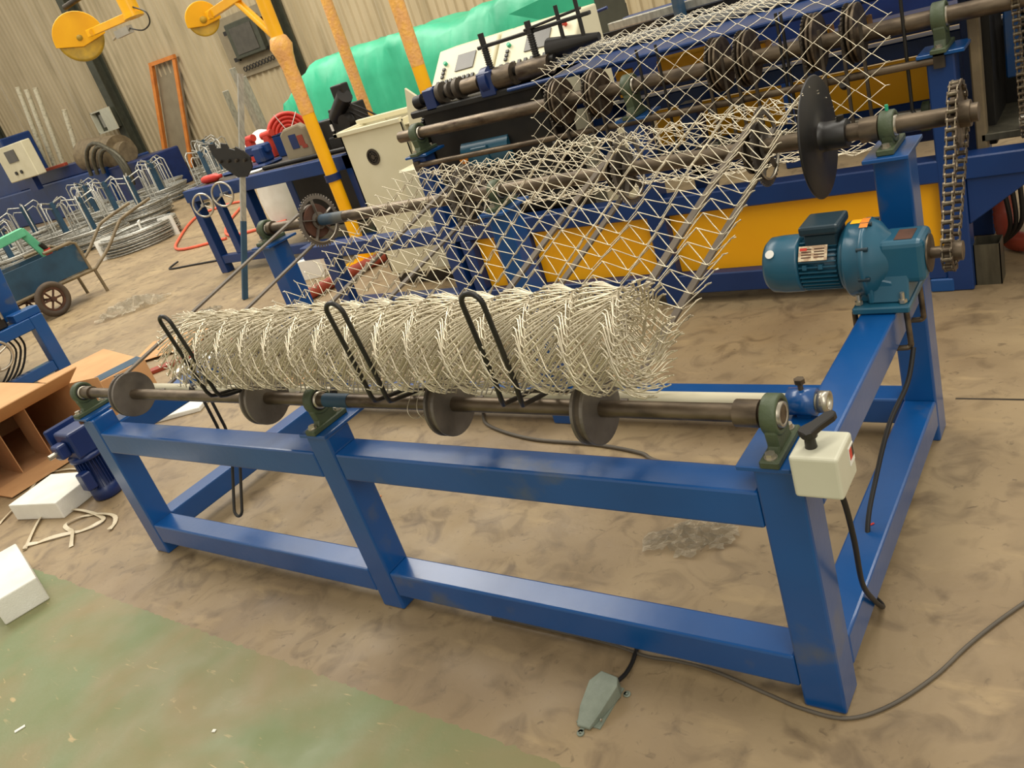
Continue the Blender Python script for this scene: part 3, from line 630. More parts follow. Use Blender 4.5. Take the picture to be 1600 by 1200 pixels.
# ------------------------------------------------------------------ floor things near the machines
t = thing('square_tube', 'short dull steel square tube standing open end up by the red hose', 'tube', (2.98, 2.45, 0))
b = MB(); x0, y0, s_, th_ = 2.93, 2.42, .1, .004; h = .185
for a, c in (((0, 0), (s_, th_)), ((0, s_-th_), (s_, s_)), ((0, 0), (th_, s_)), ((s_-th_, 0), (s_, s_))): b.box((x0+a[0], y0+a[1], 0), (x0+c[0], y0+c[1], h))
mk('tube_walls', b, 'galvdull', t)
def hose(nm, pts, r, m, label, cat, rib=.012):
    P_ = smoothpath(pts, 16); b = MB(); R = []
    d = 0
    pu = None
    for i, p in enumerate(P_):
        tt = (P_[min(i+1, len(P_)-1)] - P_[max(i-1, 0)]).normalized(); u, v, _ = basis(tt); rr = r*(1 if i % 2 else .9)
        if pu is None: pu = u
        pu = (pu - tt*pu.dot(tt)).normalized(); v = tt.cross(pu)
        R.append([p + (pu*math.cos(2*PI*j/14) + v*math.sin(2*PI*j/14))*rr for j in range(14)])
    b.rings(R); return tag(mk(nm, b, m), label, cat)
hose('ribbed_hose', [(2.99, 2.98, .3), (2.98, 2.93, .12), (3.02, 2.82, .05), (3.1, 2.74, .05), (3.35, 2.6, .05), (3.6, 2.55, .05)], .045, 'hose', 'terracotta ribbed hose lying behind the square tube', 'hose')
hose('ribbed_hose', [(-1.99, 2.85, .05), (-1.90, 3.3, .05), (-1.74, 3.8, .05), (-1.66, 4.25, .05)], .05, 'hose', 'red ribbed hose lying on the floor seen through the fence', 'hose')
def cable(nm, pts, r, m, label): b = MB(); b.tube(smoothpath(pts, 8), r, 7); return tag(mk(nm, b, m), label, 'cable')
cable('power_cable', [(1.9, .05, .005), (2.3, .05, .005), (2.455, .035, .005), (2.55, .042, .0055), (2.66, .036, .0055), (2.81, .004, .0055), (2.9, -.014, .0055), (3.0, -.012, .0055), (3.08, .05, .0055), (3.157, .167, .0055), (3.218, .301, .0055), (3.309, .462, .0055), (3.5, .75, .0055)], .0048, 'cable', 'dusty grey cable curving round the right front leg on the floor')
cable('pedal_cable', [(2.425, -.088, .02), (2.43, -.04, .008), (2.425, .02, .006), (2.40, .075, .006), (2.3, .08, .006)], .006, 'rubber', 'short black cable running from the foot pedal under the blue rail')
cable('power_cable', [(.9, 1.35, .008), (1.0, 1.25, .008), (1.12, 1.13, .008), (1.416, 1.043, .008), (1.747, 1.03, .008), (1.971, .993, .008), (2.06, .95, .008), (2.3, .9, .008)], .008, 'cable', 'thick dark cable lying on the floor inside the blue frame')
cable('power_cable', [(-6.191, 4.41, .03), (-6.2, 4.3, .01), (-6.05, 4.2, .01), (-5.6, 4.25, .01), (-4.7, 4.35, .01), (-4.2, 4.5, .01)], .012, 'rubber', 'black cable on the floor left of the blue bench with handwheels')
# foot pedal
t = thing('foot_pedal', 'small grey metal foot pedal switch on the floor before the blue frame', 'pedal', (2.41, -.16, 0))
b = MB(); z = .004
pts = [(2.385, -.238), (2.423, -.238), (2.437, -.19), (2.452, -.115), (2.44, -.088), (2.385, -.08), (2.368, -.12), (2.372, -.19)]
top = [(p[0], p[1], .012 + .034*max(0, min(1, (p[1]+.238)/.11))) for p in pts]
n = len(pts); vs = [(p[0], p[1], .003) for p in pts] + top
b.add(vs, [tuple(range(n-1, -1, -1)), tuple(range(n, 2*n))] + [(i, (i+1) % n, n+(i+1) % n, n+i) for i in range(n)])
mk('treadle', b, 'pedal', t, bevel=.003, seg=2)
b = MB(); b.box((2.374, -.225, 0), (2.446, -.085, .004)); mk('base', b, 'pedal', t)
for x, y in ((2.402, -.252), (2.462, -.10)):
    b = MB(); b.lathe((x, y, 0), Z, [(0, .004), (0, .01), (.004, .01), (.004, .004)], 16, close=True); b.box((x-.008, y if y < -.2 else y-.005, 0), (x+.004, y+.018 if y < -.2 else y+.005, .004)); mk('mounting_ear', b, 'pedal', t)
b = MB(); b.cyl((2.44, -.205, .012), (2.443, -.205, .012), .004, 10); mk('rivet', b, 'zinc', t)
# crumpled films
def crumple(nm, cx, cy, rx, ry, rot, h, label, seed):
    rnd = random.Random(seed); b = MB(); n = 18; vs = []; fs = []
    for j in range(n+1):
        for i in range(n+1):
            u = i/n*2-1; v = j/n*2-1; k = 1-.25*abs(math.sin(3*u+seed)*math.cos(4*v)); x = u*rx*k; y = v*ry*k
            z = .004 + h*max(0, 1-(u*u+v*v)*.7)*rnd.random()
            vs.append((cx + x*math.cos(rot)-y*math.sin(rot), cy + x*math.sin(rot)+y*math.cos(rot), z))
    for j in range(n):
        for i in range(n):
            uu = (i+.5)/n*2-1; vv = (j+.5)/n*2-1
            if uu*uu+vv*vv < 1.0 + .3*math.sin(7*uu+seed): fs.append((j*(n+1)+i, j*(n+1)+i+1, (j+1)*(n+1)+i+1, (j+1)*(n+1)+i))
    b.add(vs, fs); return tag(mk(nm, b, 'clear'), label, 'plastic film')
crumple('plastic_film', 2.38, .54, .16, .10, .4, .05, 'crumpled clear plastic film on the floor inside the blue frame', 3)
crumple('plastic_film', -4.98, 2.98, .42, .22, .75, .14, 'crumpled whitish plastic film on the open floor left of the machine', 8)
crumple('plastic_film', -3.3, 2.75, .18, .10, .3, .05, 'small crumpled film beside the foot of the silver post', 5)
# foam and boxes
def rbox(nm, c, d, rot, m, label, cat, parent=None, bv=.006):
    b = MB(); b.cbox(c, d, Matrix.Rotation(rot, 3, 'Z')); o = mk(nm, b, m, parent, bevel=bv, seg=2); return tag(o, label, cat) if parent is None else o
rbox('foam_block', (-.555, -.41, .06), (.52, .19, .12), math.radians(164.5), 'foam', 'white foam block on the green floor at the left edge', 'foam block')
rbox('foam_block', (-1.23, .17, .05), (.40, .30, .10), math.radians(12), 'foam', 'long white foam block on the floor beside the blue gear motor', 'foam block')
rbox('foam_sheet', (-1.48, 1.13, .015), (.46, .25, .03), math.radians(30), 'foam', 'white foam sheet lying behind the left front leg', 'foam sheet')
rbox('foam_sheet', (-1.95, 1.78, .03), (.5, .3, .02), math.radians(20), 'foam', 'white foam sheet leaning beyond the leftmost grooved disc', 'foam sheet')
rbox('wood_plank', (-2.2, 2.05, .015), (1.1, .09, .03), math.radians(52), 'hose', 'reddish brown plank on the floor behind the foam sheets', 'plank')
rbox('cardboard_sheet', (-2.9, 2.1, .02), (.6, .5, .006), math.radians(35), 'card', 'flat cardboard sheet on the floor left of the fence roll', 'cardboard')
rbox('cardboard_sheet', (-.75, 1.45, .02), (.5, .3, .006), math.radians(15), 'card', 'flat cardboard piece under the white tube inside the frame', 'cardboard')
t = thing('cardboard_box', 'large open brown cardboard box with flaps up at the left edge', 'box', (-2.5, .5, 0))
R10 = Matrix.Rotation(math.radians(8), 3, 'Z'); 
def obx(nm, a, c, m, R=None, o=None): b = MB(); b.box(a, c, R, o); return mk(nm, b, m, t)
x0, x1, y0, y1, h = -3.1, -2.05, .12, .85, .36
obx('side', (x0, y0, 0), (x1, y0+.006, h), 'card'); obx('side', (x0, y1-.006, 0), (x1, y1, h), 'card'); obx('side', (x0, y0, 0), (x0+.006, y1, h), 'card'); obx('bottom', (x0, y0, 0), (x1, y1, .006), 'cardin')
obx('top', (x0, y0, h-.006), (x1, y1, h), 'card'); obx('divider', (x1-.3, y0+.22, .006), (x1-.02, y0+.226, h-.01), 'cardin'); obx('divider', (x1-.25, y0+.42, .006), (x1-.02, y0+.426, h-.01), 'cardin')
obx('flap', (x1, y0, h-.006), (x1+.26, y1, h), 'card', Matrix.Rotation(math.radians(-28), 3, 'Y'), (x1, y0, h))
obx('flap', (x1, y0, 0), (x1+.3, y1, .006), 'card', Matrix.Rotation(math.radians(-2), 3, 'Y'), (x1, y0, 0)); obx('flap', (x1, y0, 0), (x1+.28, y0+.006, h), 'card', Matrix.Rotation(math.radians(-35), 3, 'Z'), (x1, y0, 0))
obx('flap', (x1, y1-.006, 0), (x1+.25, y1, h), 'card', Matrix.Rotation(math.radians(20), 3, 'Z'), (x1, y1, 0))
t = thing('cardboard_box', 'brown cardboard box with blue printed corner behind the open box', 'box', (-2.5, 1.25, 0))
R_ = Matrix.Rotation(math.radians(-12), 3, 'Z')
b = MB(); b.cbox((-2.5, 1.2, .13), (.9, .52, .26), R_); mk('carton', b, 'card', t, bevel=.004)
b = MB(); b.cbox((-2.15, 1.14, .2615), (.16, .5, .003), R_); b.cbox((-2.5, 1.2, .131), (.14, .525, .262), R_) if False else None; mk('blue_print', b, 'oldblue', t)
t = thing('cardboard_box', 'closed low cardboard box at the left edge before the open box', 'box', (-2.3, -.1, 0))
b = MB(); b.cbox((-2.35, -.30, .12), (.7, .4, .24), Matrix.Rotation(math.radians(20), 3, 'Z')); mk('carton', b, 'card', t, bevel=.005)
b = MB(); b.cbox((-2.35, -.30, .2405), (.7, .05, .002), Matrix.Rotation(math.radians(20), 3, 'Z')); mk('tape', b, 'strap', t)
t = thing('carton', 'small white and blue carton on the floor seen left through the fence', 'box', (-2.55, 3.45, 0))
b = MB(); b.cbox((-2.55, 3.45, .09), (.34, .22, .18), Matrix.Rotation(.3, 3, 'Z')); mk('carton', b, 'white', t, bevel=.004); b = MB(); b.cbox((-2.55, 3.45, .1815), (.16, .1, .003), Matrix.Rotation(.3, 3, 'Z')); mk('blue_print', b, 'blue', t)
# packing straps
for k, (pts, lb) in enumerate((([(-.94, -.19), (-1.23, .08), (-1.0, .13), (-.69, .12), (-.66, .05), (-.8, -.05), (-.92, -.13), (-.96, -.17), (-.94, -.19)], 'looped pale packing strap on the floor before the foam block'), ([(-.62, -.1), (-.75, -.02), (-.9, .02), (-.82, .12), (-.6, .14), (-.5, .05)], 'curled pale packing strap nearest the left front leg'), ([(-1.49, -.08), (-1.6, .1), (-1.79, .34), (-1.5, .45), (-1.2, .3)], 'pale packing strap trailing under the cardboard boxes'))):
    P_ = smoothpath([V((x, y, .004)) for x, y in pts], 6); b = MB(); R = []
    for i, p in enumerate(P_):
        tt = (P_[min(i+1, len(P_)-1)] - P_[max(i-1, 0)]).normalized(); s_ = V((-tt.y, tt.x, 0))*.011; zz = V((0, 0, .012*abs(math.sin(i*.35))))
        R.append([p - s_ + zz, p + s_ + zz*.4, p + s_ + zz*.4 + Z*.0015, p - s_ + zz + Z*.0015])
    b.rings(R, smooth=False); tag(mk('packing_strap', b, 'strap'), lb, 'strap')
# gear motor standing on its fan end
t = thing('gear_motor', 'dark blue gear motor standing upright on the floor left of the machine', 'motor', (-.93, .30, 0))
GX, GY = -.93, .30
b = MB(); b.lathe((GX, GY, 0), Z, [(0, .02), (0, .068), (.01, .078), (.07, .078), (.075, .068), (.24, .068), (.245, .09), (.27, .09), (.275, .02)], 36); mk('motor_body', b, 'navy', t)
for i in range(28): a = 2*PI*i/28; b = MB(); b.cbox((GX+.072*math.cos(a), GY+.072*math.sin(a), .16), (.016, .003, .16), Matrix.Rotation(a, 3, 'Z')); mk('cooling_fin', b, 'navy', t)
b = MB(); b.box((GX-.08, GY-.07, .27), (GX+.08, GY+.07, .42)); b.box((GX-.04, GY-.13, .30), (GX+.04, GY-.07, .38)); gb = mk('gear_case', b, 'navy', t, bevel=.012, seg=2)
b = MB(); b.box((GX-.13, GY-.09, .26), (GX-.11, GY+.09, .44)); b.box((GX-.11, GY-.06, .28), (GX-.08, GY+.06, .40)); mk('mounting_flange', b, 'navy', gb, bevel=.008)
b = MB(); b.cyl((GX, GY-.13, .34), (GX, GY-.17, .34), .014, 14); mk('shaft', b, 'zinc', gb)
b = MB(); b.cyl((GX-.15, GY-.07, .30), (GX-.135, GY-.07, .30), .012, 10); b.cyl((GX-.15, GY+.07, .42), (GX-.135, GY+.07, .42), .012, 10); mk('bolt', b, 'zinc', gb)
b = MB(); b.box((GX+.02, GY-.115, .10), (GX+.09, GY-.06, .2)); mk('terminal_box', b, 'navy', t, bevel=.006)
# ================================================================== left and back of the hall
t = thing('wire_guide_gantry', 'yellow pipe stand with film wrapped upright, diagonal brace and two wheel guards', 'stand', (-2.13, 3.7, 0))
b = MB(); b.cyl((-2.13, 3.7, .02), (-2.13, 3.7, 1.36), .055, 22); b.cyl((-2.13, 3.7, 1.9), (-2.13, 3.7, 3.6), .055, 22); up = mk('upright', b, 'ypaint', t)
b = MB(); b.lathe((-2.13, 3.7, 1.33), Z, [(0, .057), (.04, .062), (.12, .059), (.25, .064), (.38, .061), (.48, .075), (.55, .095), (.62, .07), (.63, .055)], 22); mk('film_wrap', b, 'film', up)
b = MB(); b.cyl((-2.13, 3.7, 1.93), (-2.95, 3.85, 2.75), .032, 16); mk('brace', b, 'ypaint', t)
b = MB(); b.cyl((-2.13, 3.7, 3.5), (-4.75, 4.0, 3.5), .05, 18); mk('top_tube', b, 'ypaint', t)
b = MB(); b.box((-2.28, 3.55, 0), (-1.98, 3.85, .02)); mk('base_plate', b, 'ypaint', t)
b = MB(); b.ring((-2.13, 3.7, .78), Z, .056, .07, .06, 24); mk('clamp_ring', b, 'navy', t)
b = MB(); b.cyl((-4.32, 4.0, 3.5), (-4.27, 4.0, 2.60), .085, 22); b.cyl((-4.27, 4.0, 2.60), (-4.268, 4.0, 2.57), .1, 22); mk('drop_tube', b, 'ypaint', t)
WD = V((.80, -.55, -.1)).normalized()
def guard(cx, cy, cz, r, arm_to):
    c = V((cx, cy, cz)); b = MB(); hx = Z.cross(WD).normalized(); vx = WD.cross(hx).normalized(); vx = vx if vx.z > 0 else -vx; hx = vx.cross(WD)
    pr = [(-r, -.03)] + [(r*math.cos(a), r*math.sin(a)) for a in [PI - PI*i/16 for i in range(17)]] + [(r*1.0, -.03), (.0, -r*.35)]
    b.prism(pr[::-1], c - WD*.03, hx, vx, .06); g_ = mk('wheel_guard', b, 'ypaint', t, bevel=.004)
    b = MB(); b.lathe(c - WD*.012, WD, [(0, .02), (0, r*.8), (-.008, r*.9), (.03, r*.9), (.024, r*.8), (.024, .02)], 40); b.torus(c + WD*.0, WD, r*.86, r*.06, 40, 8); b.lathe(c - WD*.04, WD, [(0, 0), (0, .03), (.08, .03), (.08, 0)], 16); mk('grooved_wheel', b, 'ydull', t)
    b = MB(); ad = (V(arm_to) - c).normalized(); b.beam(c + ad*r*.8, V(arm_to), .05, .07); b.cyl(c + ad*r*1.15 - WD*.05, c + ad*r*1.15 + WD*.05, .035, 12); mk('arm', b, 'ypaint', t, bevel=.004)
guard(-5.38, 4.05, 2.63, .255, (-4.27, 4.0, 2.60))
b = MB(); b.box((-4.62, 3.95, 2.46), (-4.38, 4.01, 2.53)); b.cyl((-4.62, 3.98, 2.49), (-4.72, 3.98, 2.47), .012, 10); mk('limit_switch', b, 'zinc', t)
b = MB(); b.tube(smoothpath([(-4.38, 3.98, 2.5), (-4.2, 3.98, 2.44), (-4.05, 3.98, 2.47), (-4.03, 3.98, 2.56), (-4.15, 3.98, 2.63), (-4.22, 3.98, 2.66)]), .007, 6); mk('switch_cable', b, 'black', t)
b = MB(); b.cyl((-5.3, 4.0, 2.92), (-4.55, 4.0, 2.95), .028, 12); mk('guide_rod', b, 'dsteel', t)
guard(-3.12, 3.85, 2.30, .15, (-2.13, 3.7, 2.36))
for x, y, zb, lb, wz in ((-3.2, 5.45, .95, 'yellow upright pole standing behind the fan cabinet, second from left', 2.6), (-1.15, 4.1, 1.42, 'yellow upright pole against the green tarpaulin, nearest the control desks', 2.6)):
    t = thing('yellow_pole', lb, 'pole', (x, y, 0)); b = MB(); b.cyl((x, y, .02), (x, y, 3.4), .055, 20); pp = mk('pole', b, 'ypaint', t)
    b = MB(); b.lathe((x, y, zb), Z, [(0, .056), (.1, .06), (.4, .058), (.7, .062), (1.2, .057), (wz-zb, .06)], 20); mk('film_wrap', b, 'film', pp); b = MB(); b.box((x-.12, y-.12, 0), (x+.12, y+.12, .02)); mk('base_plate', b, 'ypaint', t)
# blue bench with handwheels
t = thing('steel_bench', 'blue steel bench with two chrome handwheels, loaded with machine parts', 'bench', (-3.1, 4.4, 0))
def bb(nm, a, c, m='blue2', bv=.005, p=None, **k): b = MB(); b.box(a, c); return mk(nm, b, m, p or t, bevel=bv, **k)
for x in (-4.5, -3.62, -1.9):
    for y in (3.82, 5.1): bb('leg', (x, y, 0), (x+.11, y+.1, .86))
bb('front_rail', (-4.5, 3.8, .80), (-1.75, 3.9, .924)); bb('rear_rail', (-4.5, 5.1, .80), (-1.75, 5.2, .924)); bb('side_rail', (-4.5, 3.9, .82), (-4.4, 5.1, .924)); bb('side_rail', (-1.9, 3.9, .82), (-1.8, 5.1, .924))
bb('lower_rail', (-4.4, 3.83, .1), (-1.9, 3.91, .19)); bb('lower_rail', (-4.4, 5.1, .1), (-1.9, 5.2, .19)); bb('brace', (-4.12, 3.84, .19), (-4.02, 3.9, .8))
bb('bench_top', (-4.45, 3.92, .90), (-1.82, 5.1, .924), 'dsteel'); bb('dark_panel', (-3.4, 4.3, .2), (-1.95, 4.35, .8), 'black'); bb('front_upright', (-2.05, 3.8, .45), (-1.9, 3.88, .924))
bb('lower_shelf', (-3.5, 4.3, .3), (-2.0, 5.0, .34), 'navy')
for x, z in ((-4.13, .765), (-3.75, .83)):
    hw = bpy.data.objects.new('handwheel', None); C.objects.link(hw); hw.parent = t
    d = V((.35, -.9, .1)).normalized(); c = V((x, 3.72, z)); b = MB(); b.torus(c, d, .115, .011, 30, 8); mk('rim', b, 'zinc', t if False else hw)
    u, v, _ = basis(d); b = MB()
    for k in range(3): a = k*2.094+.5; b.cyl(c, c + (u*math.cos(a)+v*math.sin(a))*.112, .008, 8)
    b.cyl(c + d*.02, c - d*.1, .018, 12); mk('spokes', b, 'zinc', hw)
def onb(nm, lb, cat, loc): return thing(nm, lb, cat, loc)
t = onb('vise_casting', 'blue cast machine head lying on the left end of the bench', 'machine part', (-3.9, 4.3, .925))
b = MB(); b.box((-4.25, 4.15, .925), (-3.5, 4.4, .96)); b.box((-4.2, 4.2, .96), (-4.1, 4.35, 1.08)); b.box((-3.7, 4.2, .96), (-3.55, 4.35, 1.12)); b.box((-4.2, 4.25, 1.04), (-3.5, 4.32, 1.14)); mk('casting', b, 'blue2', t, bevel=.02)
b = MB(); b.cyl((-4.0, 4.2, 1.0), (-3.8, 4.18, 1.02), .035, 14); mk('red_roller', b, 'red', t)
t = onb('plastic_bottle', 'red plastic bottle lying on the left corner of the bench', 'bottle', (-4.2, 4.0, .925)); b = MB(); b.lathe((-4.32, 3.97, .965), V((1, .15, 0)), [(0, .0), (0, .03), (.04, .04), (.2, .04), (.24, .02), (.27, .02), (.27, 0)], 16); mk('body', b, 'red', t)
t = onb('paper_sheet', 'white folded paper on the bench edge beside the silver post', 'paper', (-3.55, 4.0, .925)); b = MB(); b.cbox((-3.55, 4.0, .932), (.28, .14, .008), Matrix.Rotation(.3, 3, 'Z')); mk('sheet', b, 'white', t)
t = onb('red_clamps', 'pair of small red clamps at the back of the bench left end', 'clamp', (-4.25, 4.75, .925))
for x in (-4.4, -4.08): b = MB(); b.box((x, 4.7, .925), (x+.1, 4.78, 1.16)); b.cyl((x-.03, 4.74, 1.16), (x+.14, 4.74, 1.17), .04, 12); mk('clamp', b, 'red', t, bevel=.01)
t = onb('toolbox_tray', 'blue channel shaped tray with red mark across the bench middle', 'tray', (-3.4, 4.65, .925)); b = MB(); b.box((-3.8, 4.6, .925), (-2.95, 4.68, 1.15)); b.box((-3.8, 4.6, 1.13), (-2.95, 4.85, 1.15)); mk('channel', b, 'blue2', t, bevel=.006); b = MB(); b.box((-3.45, 4.597, 1.05), (-3.2, 4.6, 1.08)); mk('red_mark', b, 'pvc', t)
t = onb('plastic_bag', 'dusty clear bag with blue and red print standing on the bench', 'bag', (-2.8, 4.05, .925))
b = MB(); b.prism([(-.20, 0), (.17, .0), (.16, .28), (.10, .32), (-.12, .30), (-.19, .26)], (-2.8, 4.03, .93), X, Z, -.07); mk('bag', b, 'mesh_panel', t, bevel=.02, seg=2); b = MB(); b.box((-2.87, 4.026, 1.04), (-2.77, 4.029, 1.17)); mk('blue_print', b, 'navy', t); b = MB(); b.box((-2.76, 4.026, 1.06), (-2.68, 4.029, 1.15)); b.box((-2.73, 4.025, 1.03), (-2.66, 4.028, 1.06)); mk('red_print', b, 'hose', t)
t = onb('machine_head', 'black machine head with cables on the right end of the bench', 'machine part', (-2.1, 4.2, .925))
b = MB(); b.box((-2.45, 4.1, .925), (-1.95, 4.35, 1.05)); b.box((-2.35, 4.12, 1.05), (-2.05, 4.3, 1.28)); b.cyl((-2.3, 4.15, 1.2), (-2.05, 4.1, 1.36), .07, 18); b.box((-2.2, 4.1, 1.32), (-2.06, 4.2, 1.46)); b.cyl((-2.1, 4.1, 1.15), (-2.1, 4.02, 1.15), .07, 18); b.box((-2.55, 4.15, .93), (-2.4, 4.3, 1.2)); mk('casting', b, 'black', t, bevel=.012, seg=2)
for k in range(3): b = MB(); b.tube(smoothpath([(-2.05, 4.1, 1.3-.04*k), (-1.9, 4.1, 1.22-.05*k), (-1.75, 4.15, 1.08-.04*k), (-1.7, 4.2, .95)]), .008, 6); mk('cable', b, 'rubber', t)
b = MB(); b.box((-2.16, 4.095, 1.34), (-2.08, 4.1, 1.36)); b.box((-2.36, 4.095, 1.1), (-2.33, 4.1, 1.16)); mk('white_tag', b, 'white', t)
for k, (x0, x1, y) in enumerate(((-3.3, -2.0, 3.98), (-3.1, -1.95, 4.45))): t = onb('black_bar', ('long black bar lying along the front of the bench', 'black bar lying behind the plastic bag on the bench')[k], 'bar', (x0, y, .925)); b = MB(); b.cyl((x0, y-.02, .945), (x1, y, .945), .02, 10); mk('bar', b, 'black', t)
t = thing('hose_coil', 'coil of coral red hose tied with white string behind the bench', 'hose coil', (-4.72, 5.3, .925))
for k, rr in enumerate((.10, .145, .19, .235)):
    b = MB(); b.torus((-4.7, 5.6, 1.03), (.8, -.6, .1), rr, .026, 36, 8, 2); mk('hose_turn', b, 'red', t)
b = MB()
for a in (.9, 1.9): b.tube([V((-4.7, 5.6, 1.03)) + (V((.6, .8, 0)).normalized()*math.cos(a)*q + Z*math.sin(a)*q) + V((.8, -.6, .1))*.06 for q in (.06, .16, .27)], .005, 5)
mk('string', b, 'white', t)
t = thing('steel_drum', 'low grey stand carrying the coral hose coil behind the bench', 'stand', (-4.7, 5.6, 0)); b = MB(); b.lathe((-4.7, 5.6, 0), Z, [(0, 0), (0, .22), (.74, .22), (.74, 0)], 24); mk('drum', b, 'galvdull', t)
# leaning silver post with black plate
t = thing('silver_post', 'leaning square silver post with blue lower end and black slotted plate', 'post', (-3.07, 3.0, 0))
A = V((-3.07, 3.0, .0)); B_ = V((-2.75, 3.7, 1.79)); b = MB(); b.beam(A.lerp(B_, .36), B_, .045, .045); mk('post', b, 'galv', t); b = MB(); b.beam(A, A.lerp(B_, .36), .047, .047); mk('painted_end', b, 'oldblue', t)
o_ = A.lerp(B_, .62) + V((0, -.06, 0)); b = MB(); b.prism([(-.26, .20), (-.18, .20), (-.17, .16), (-.1, .16), (-.09, .20), (-.01, .19), (0, .15), (.07, .13), (.09, .16), (.17, .12), (.23, .06), (.2, -.03), (.08, -.11), (-.05, -.11), (-.18, -.02), (-.26, .1)], o_, V((1, 0, -.1)).normalized(), Z, .012); bp_ = mk('slotted_plate', b, 'black', t, bevel=.002)
for k in range(4): b = MB(); c = o_ + V((-.18+.11*k, -.012, .06-.012*k)); b.cyl(c, c + V((0, -.02, 0)), .014, 12); mk('bolt', b, 'dsteel', bp_)
# green tarpaulin over stored machine
t = thing('covered_machine', 'stored machine under a mint green tarpaulin against the back wall', 'covered machine', (-4, 7.2, 0))
b = MB(); n = 56; vs = []; fs = []; rnd = random.Random(4)
tx = [(-6.45, 1.05), (-6.1, 1.36), (-5.3, 1.68), (-4.5, 1.67), (-3.6, 1.67), (-3.0, 1.62), (-2.4, 1.68), (-2.1, 1.74), (-1.75, 1.66), (-1.5, 1.55)]
def ht(x):
    for i in range(len(tx)-1):
        if x <= tx[i+1][0]: q = (x-tx[i][0])/(tx[i+1][0]-tx[i][0]); q = q*q*(3-2*q); return tx[i][1]*(1-q)+tx[i+1][1]*q
    return tx[-1][1]
sec = [(0, .02), (.02, .45), (.0, .8), (.04, .97), (.1, 1.04), (.22, 1.08), (.45, 1.1), (.8, 1.07), (1.05, 1.0), (1.1, .6), (1.1, .15)]
# profile across depth: (dy, fraction of height)
for i in range(n+1):
    x = -6.45 + 4.95*i/n
    for j, (dy, fz) in enumerate(sec):
        h_ = ht(x); fold = .05*math.sin(x*3+j*.8) + .05*abs(math.sin(x*4.3+j*1.1)) - .05*abs(math.sin(x*7.7-j*.9)) + .022*rnd.uniform(-1, 1)
        yy = 6.9 + dy*1.1 + (fold if j < 5 else 0) - (.22*max(0, 1-j/4))
        vs.append((x, yy, max(.04, h_*min(1, fz)*(.97 if j < 4 else 1) + (.05*abs(math.sin(x*5.1-j*.9)) - .03 + .014*rnd.uniform(-1, 1) if 2 < j < 9 else 0))))
m_ = len(sec)
for i in range(n):
    for j in range(m_-1):
        a = i*m_+j
        fs += [(a, a+m_, a+m_+1), (a, a+m_+1, a+1)] if (i+j) % 2 else [(a, a+m_, a+1), (a+m_, a+m_+1, a+1)]
b.add(vs, fs, True); tp = mk('tarpaulin', b, 'tarp', t); sd = tp.modifiers.new('thick', 'SOLIDIFY'); sd.thickness = .006
b = MB(); b.box((-6.2, 7.05, 0), (-1.6, 7.9, .95)); b.box((-6.6, 7.2, .9), (-1.6, 7.5, 1.0)); mk('machine_body', b, 'navy', t)
t = thing('uncovered_frame', 'dark green and black machine end standing right of the mint tarpaulin', 'machine', (-.9, 6.6, 0))
b = MB(); b.box((-1.42, 6.5, 0), (-.85, 7.2, 1.28)); mk('body', b, 'blackoil', t, bevel=.02); b = MB(); b.box((-1.3, 6.45, 1.05), (-.8, 7.1, 1.5)); mk('green_hood', b, 'mint', t, bevel=.03) if False else mk('green_hood', b, 'col', t, bevel=.03)
b = MB(); b.prism([(-1.75, 1.52), (-.78, 1.62), (-.78, 1.25), (-1.2, 1.3)], (0, 6.42, 0), X, Z, .03); mk('green_flap', b, 'tarp', t)
b = MB(); b.beam((-1.4, 6.46, .6), (-1.3, 6.46, 1.6), .02, .02); b.beam((-1.2, 6.46, 1.2), (-.8, 6.46, 1.45), .03, .03); mk('rods', b, 'black', t)
# blue benches behind the weaving machine
t = thing('far_work_table', 'long blue steel table with grey channel behind the weaving machine, top right', 'table', (1.2, 5.0, 0))
bb('table_top', (-.3, 4.6, 1.02), (4.0, 5.6, 1.1), 'blue2', .01, t); bb('front_apron', (-.3, 4.58, .82), (4.0, 4.62, 1.0), 'navy', .01, t); bb('raised_beam', (.1, 5.2, 1.1), (4.0, 5.35, 1.26), 'blue2', .01, t); bb('grey_channel', (.05, 5.05, 1.2), (1.2, 5.12, 1.26), 'galv', .004, t); bb('dark_slot', (-.25, 5.15, 1.1), (4.0, 5.19, 1.19), 'black', .002, t)
for x in (-.25, 1.4, 3.2): bb('leg', (x, 4.65, 0), (x+.12, 4.77, 1.02), 'blue2', .006, t)
bb('blue_clamp', (.66, 4.95, 1.1), (.72, 5.05, 1.38), 'oldblue', .005, t)
t = thing('cardboard_sheet', 'brown cardboard lying on the far blue table left end', 'cardboard', (0, 5.0, 1.1)); b = MB(); b.prism([(-.35, -.3), (.45, -.1), (.35, .15), (.1, .05), (-.3, .0)], (0, 5.0, 1.106), X, Y, .008); mk('sheet', b, 'card', t)
t = thing('bench_vise', 'small dark blue bench vise standing on the cardboard at the top edge', 'vise', (-.1, 5.0, 1.115)); b = MB(); b.box((-.2, 4.97, 1.116), (-.08, 5.07, 1.16)); b.box((-.17, 4.99, 1.16), (-.1, 5.05, 1.36)); b.box((-.25, 4.98, 1.34), (-.02, 5.06, 1.4)); b.cyl((-.02, 5.02, 1.37), (.1, 5.02, 1.38), .012, 8); mk('body', b, 'navy', t, bevel=.008)
t = thing('wire_scraps', 'tangle of silver cut wire on the floor side of the far table', 'wire scraps', (-.3, 4.2, 0)); b = MB(); b.box((-.75, 3.95, 0), (.15, 4.45, .93)); mk('bin', b, 'blackoil', t)
rnd = random.Random(12); b = MB()
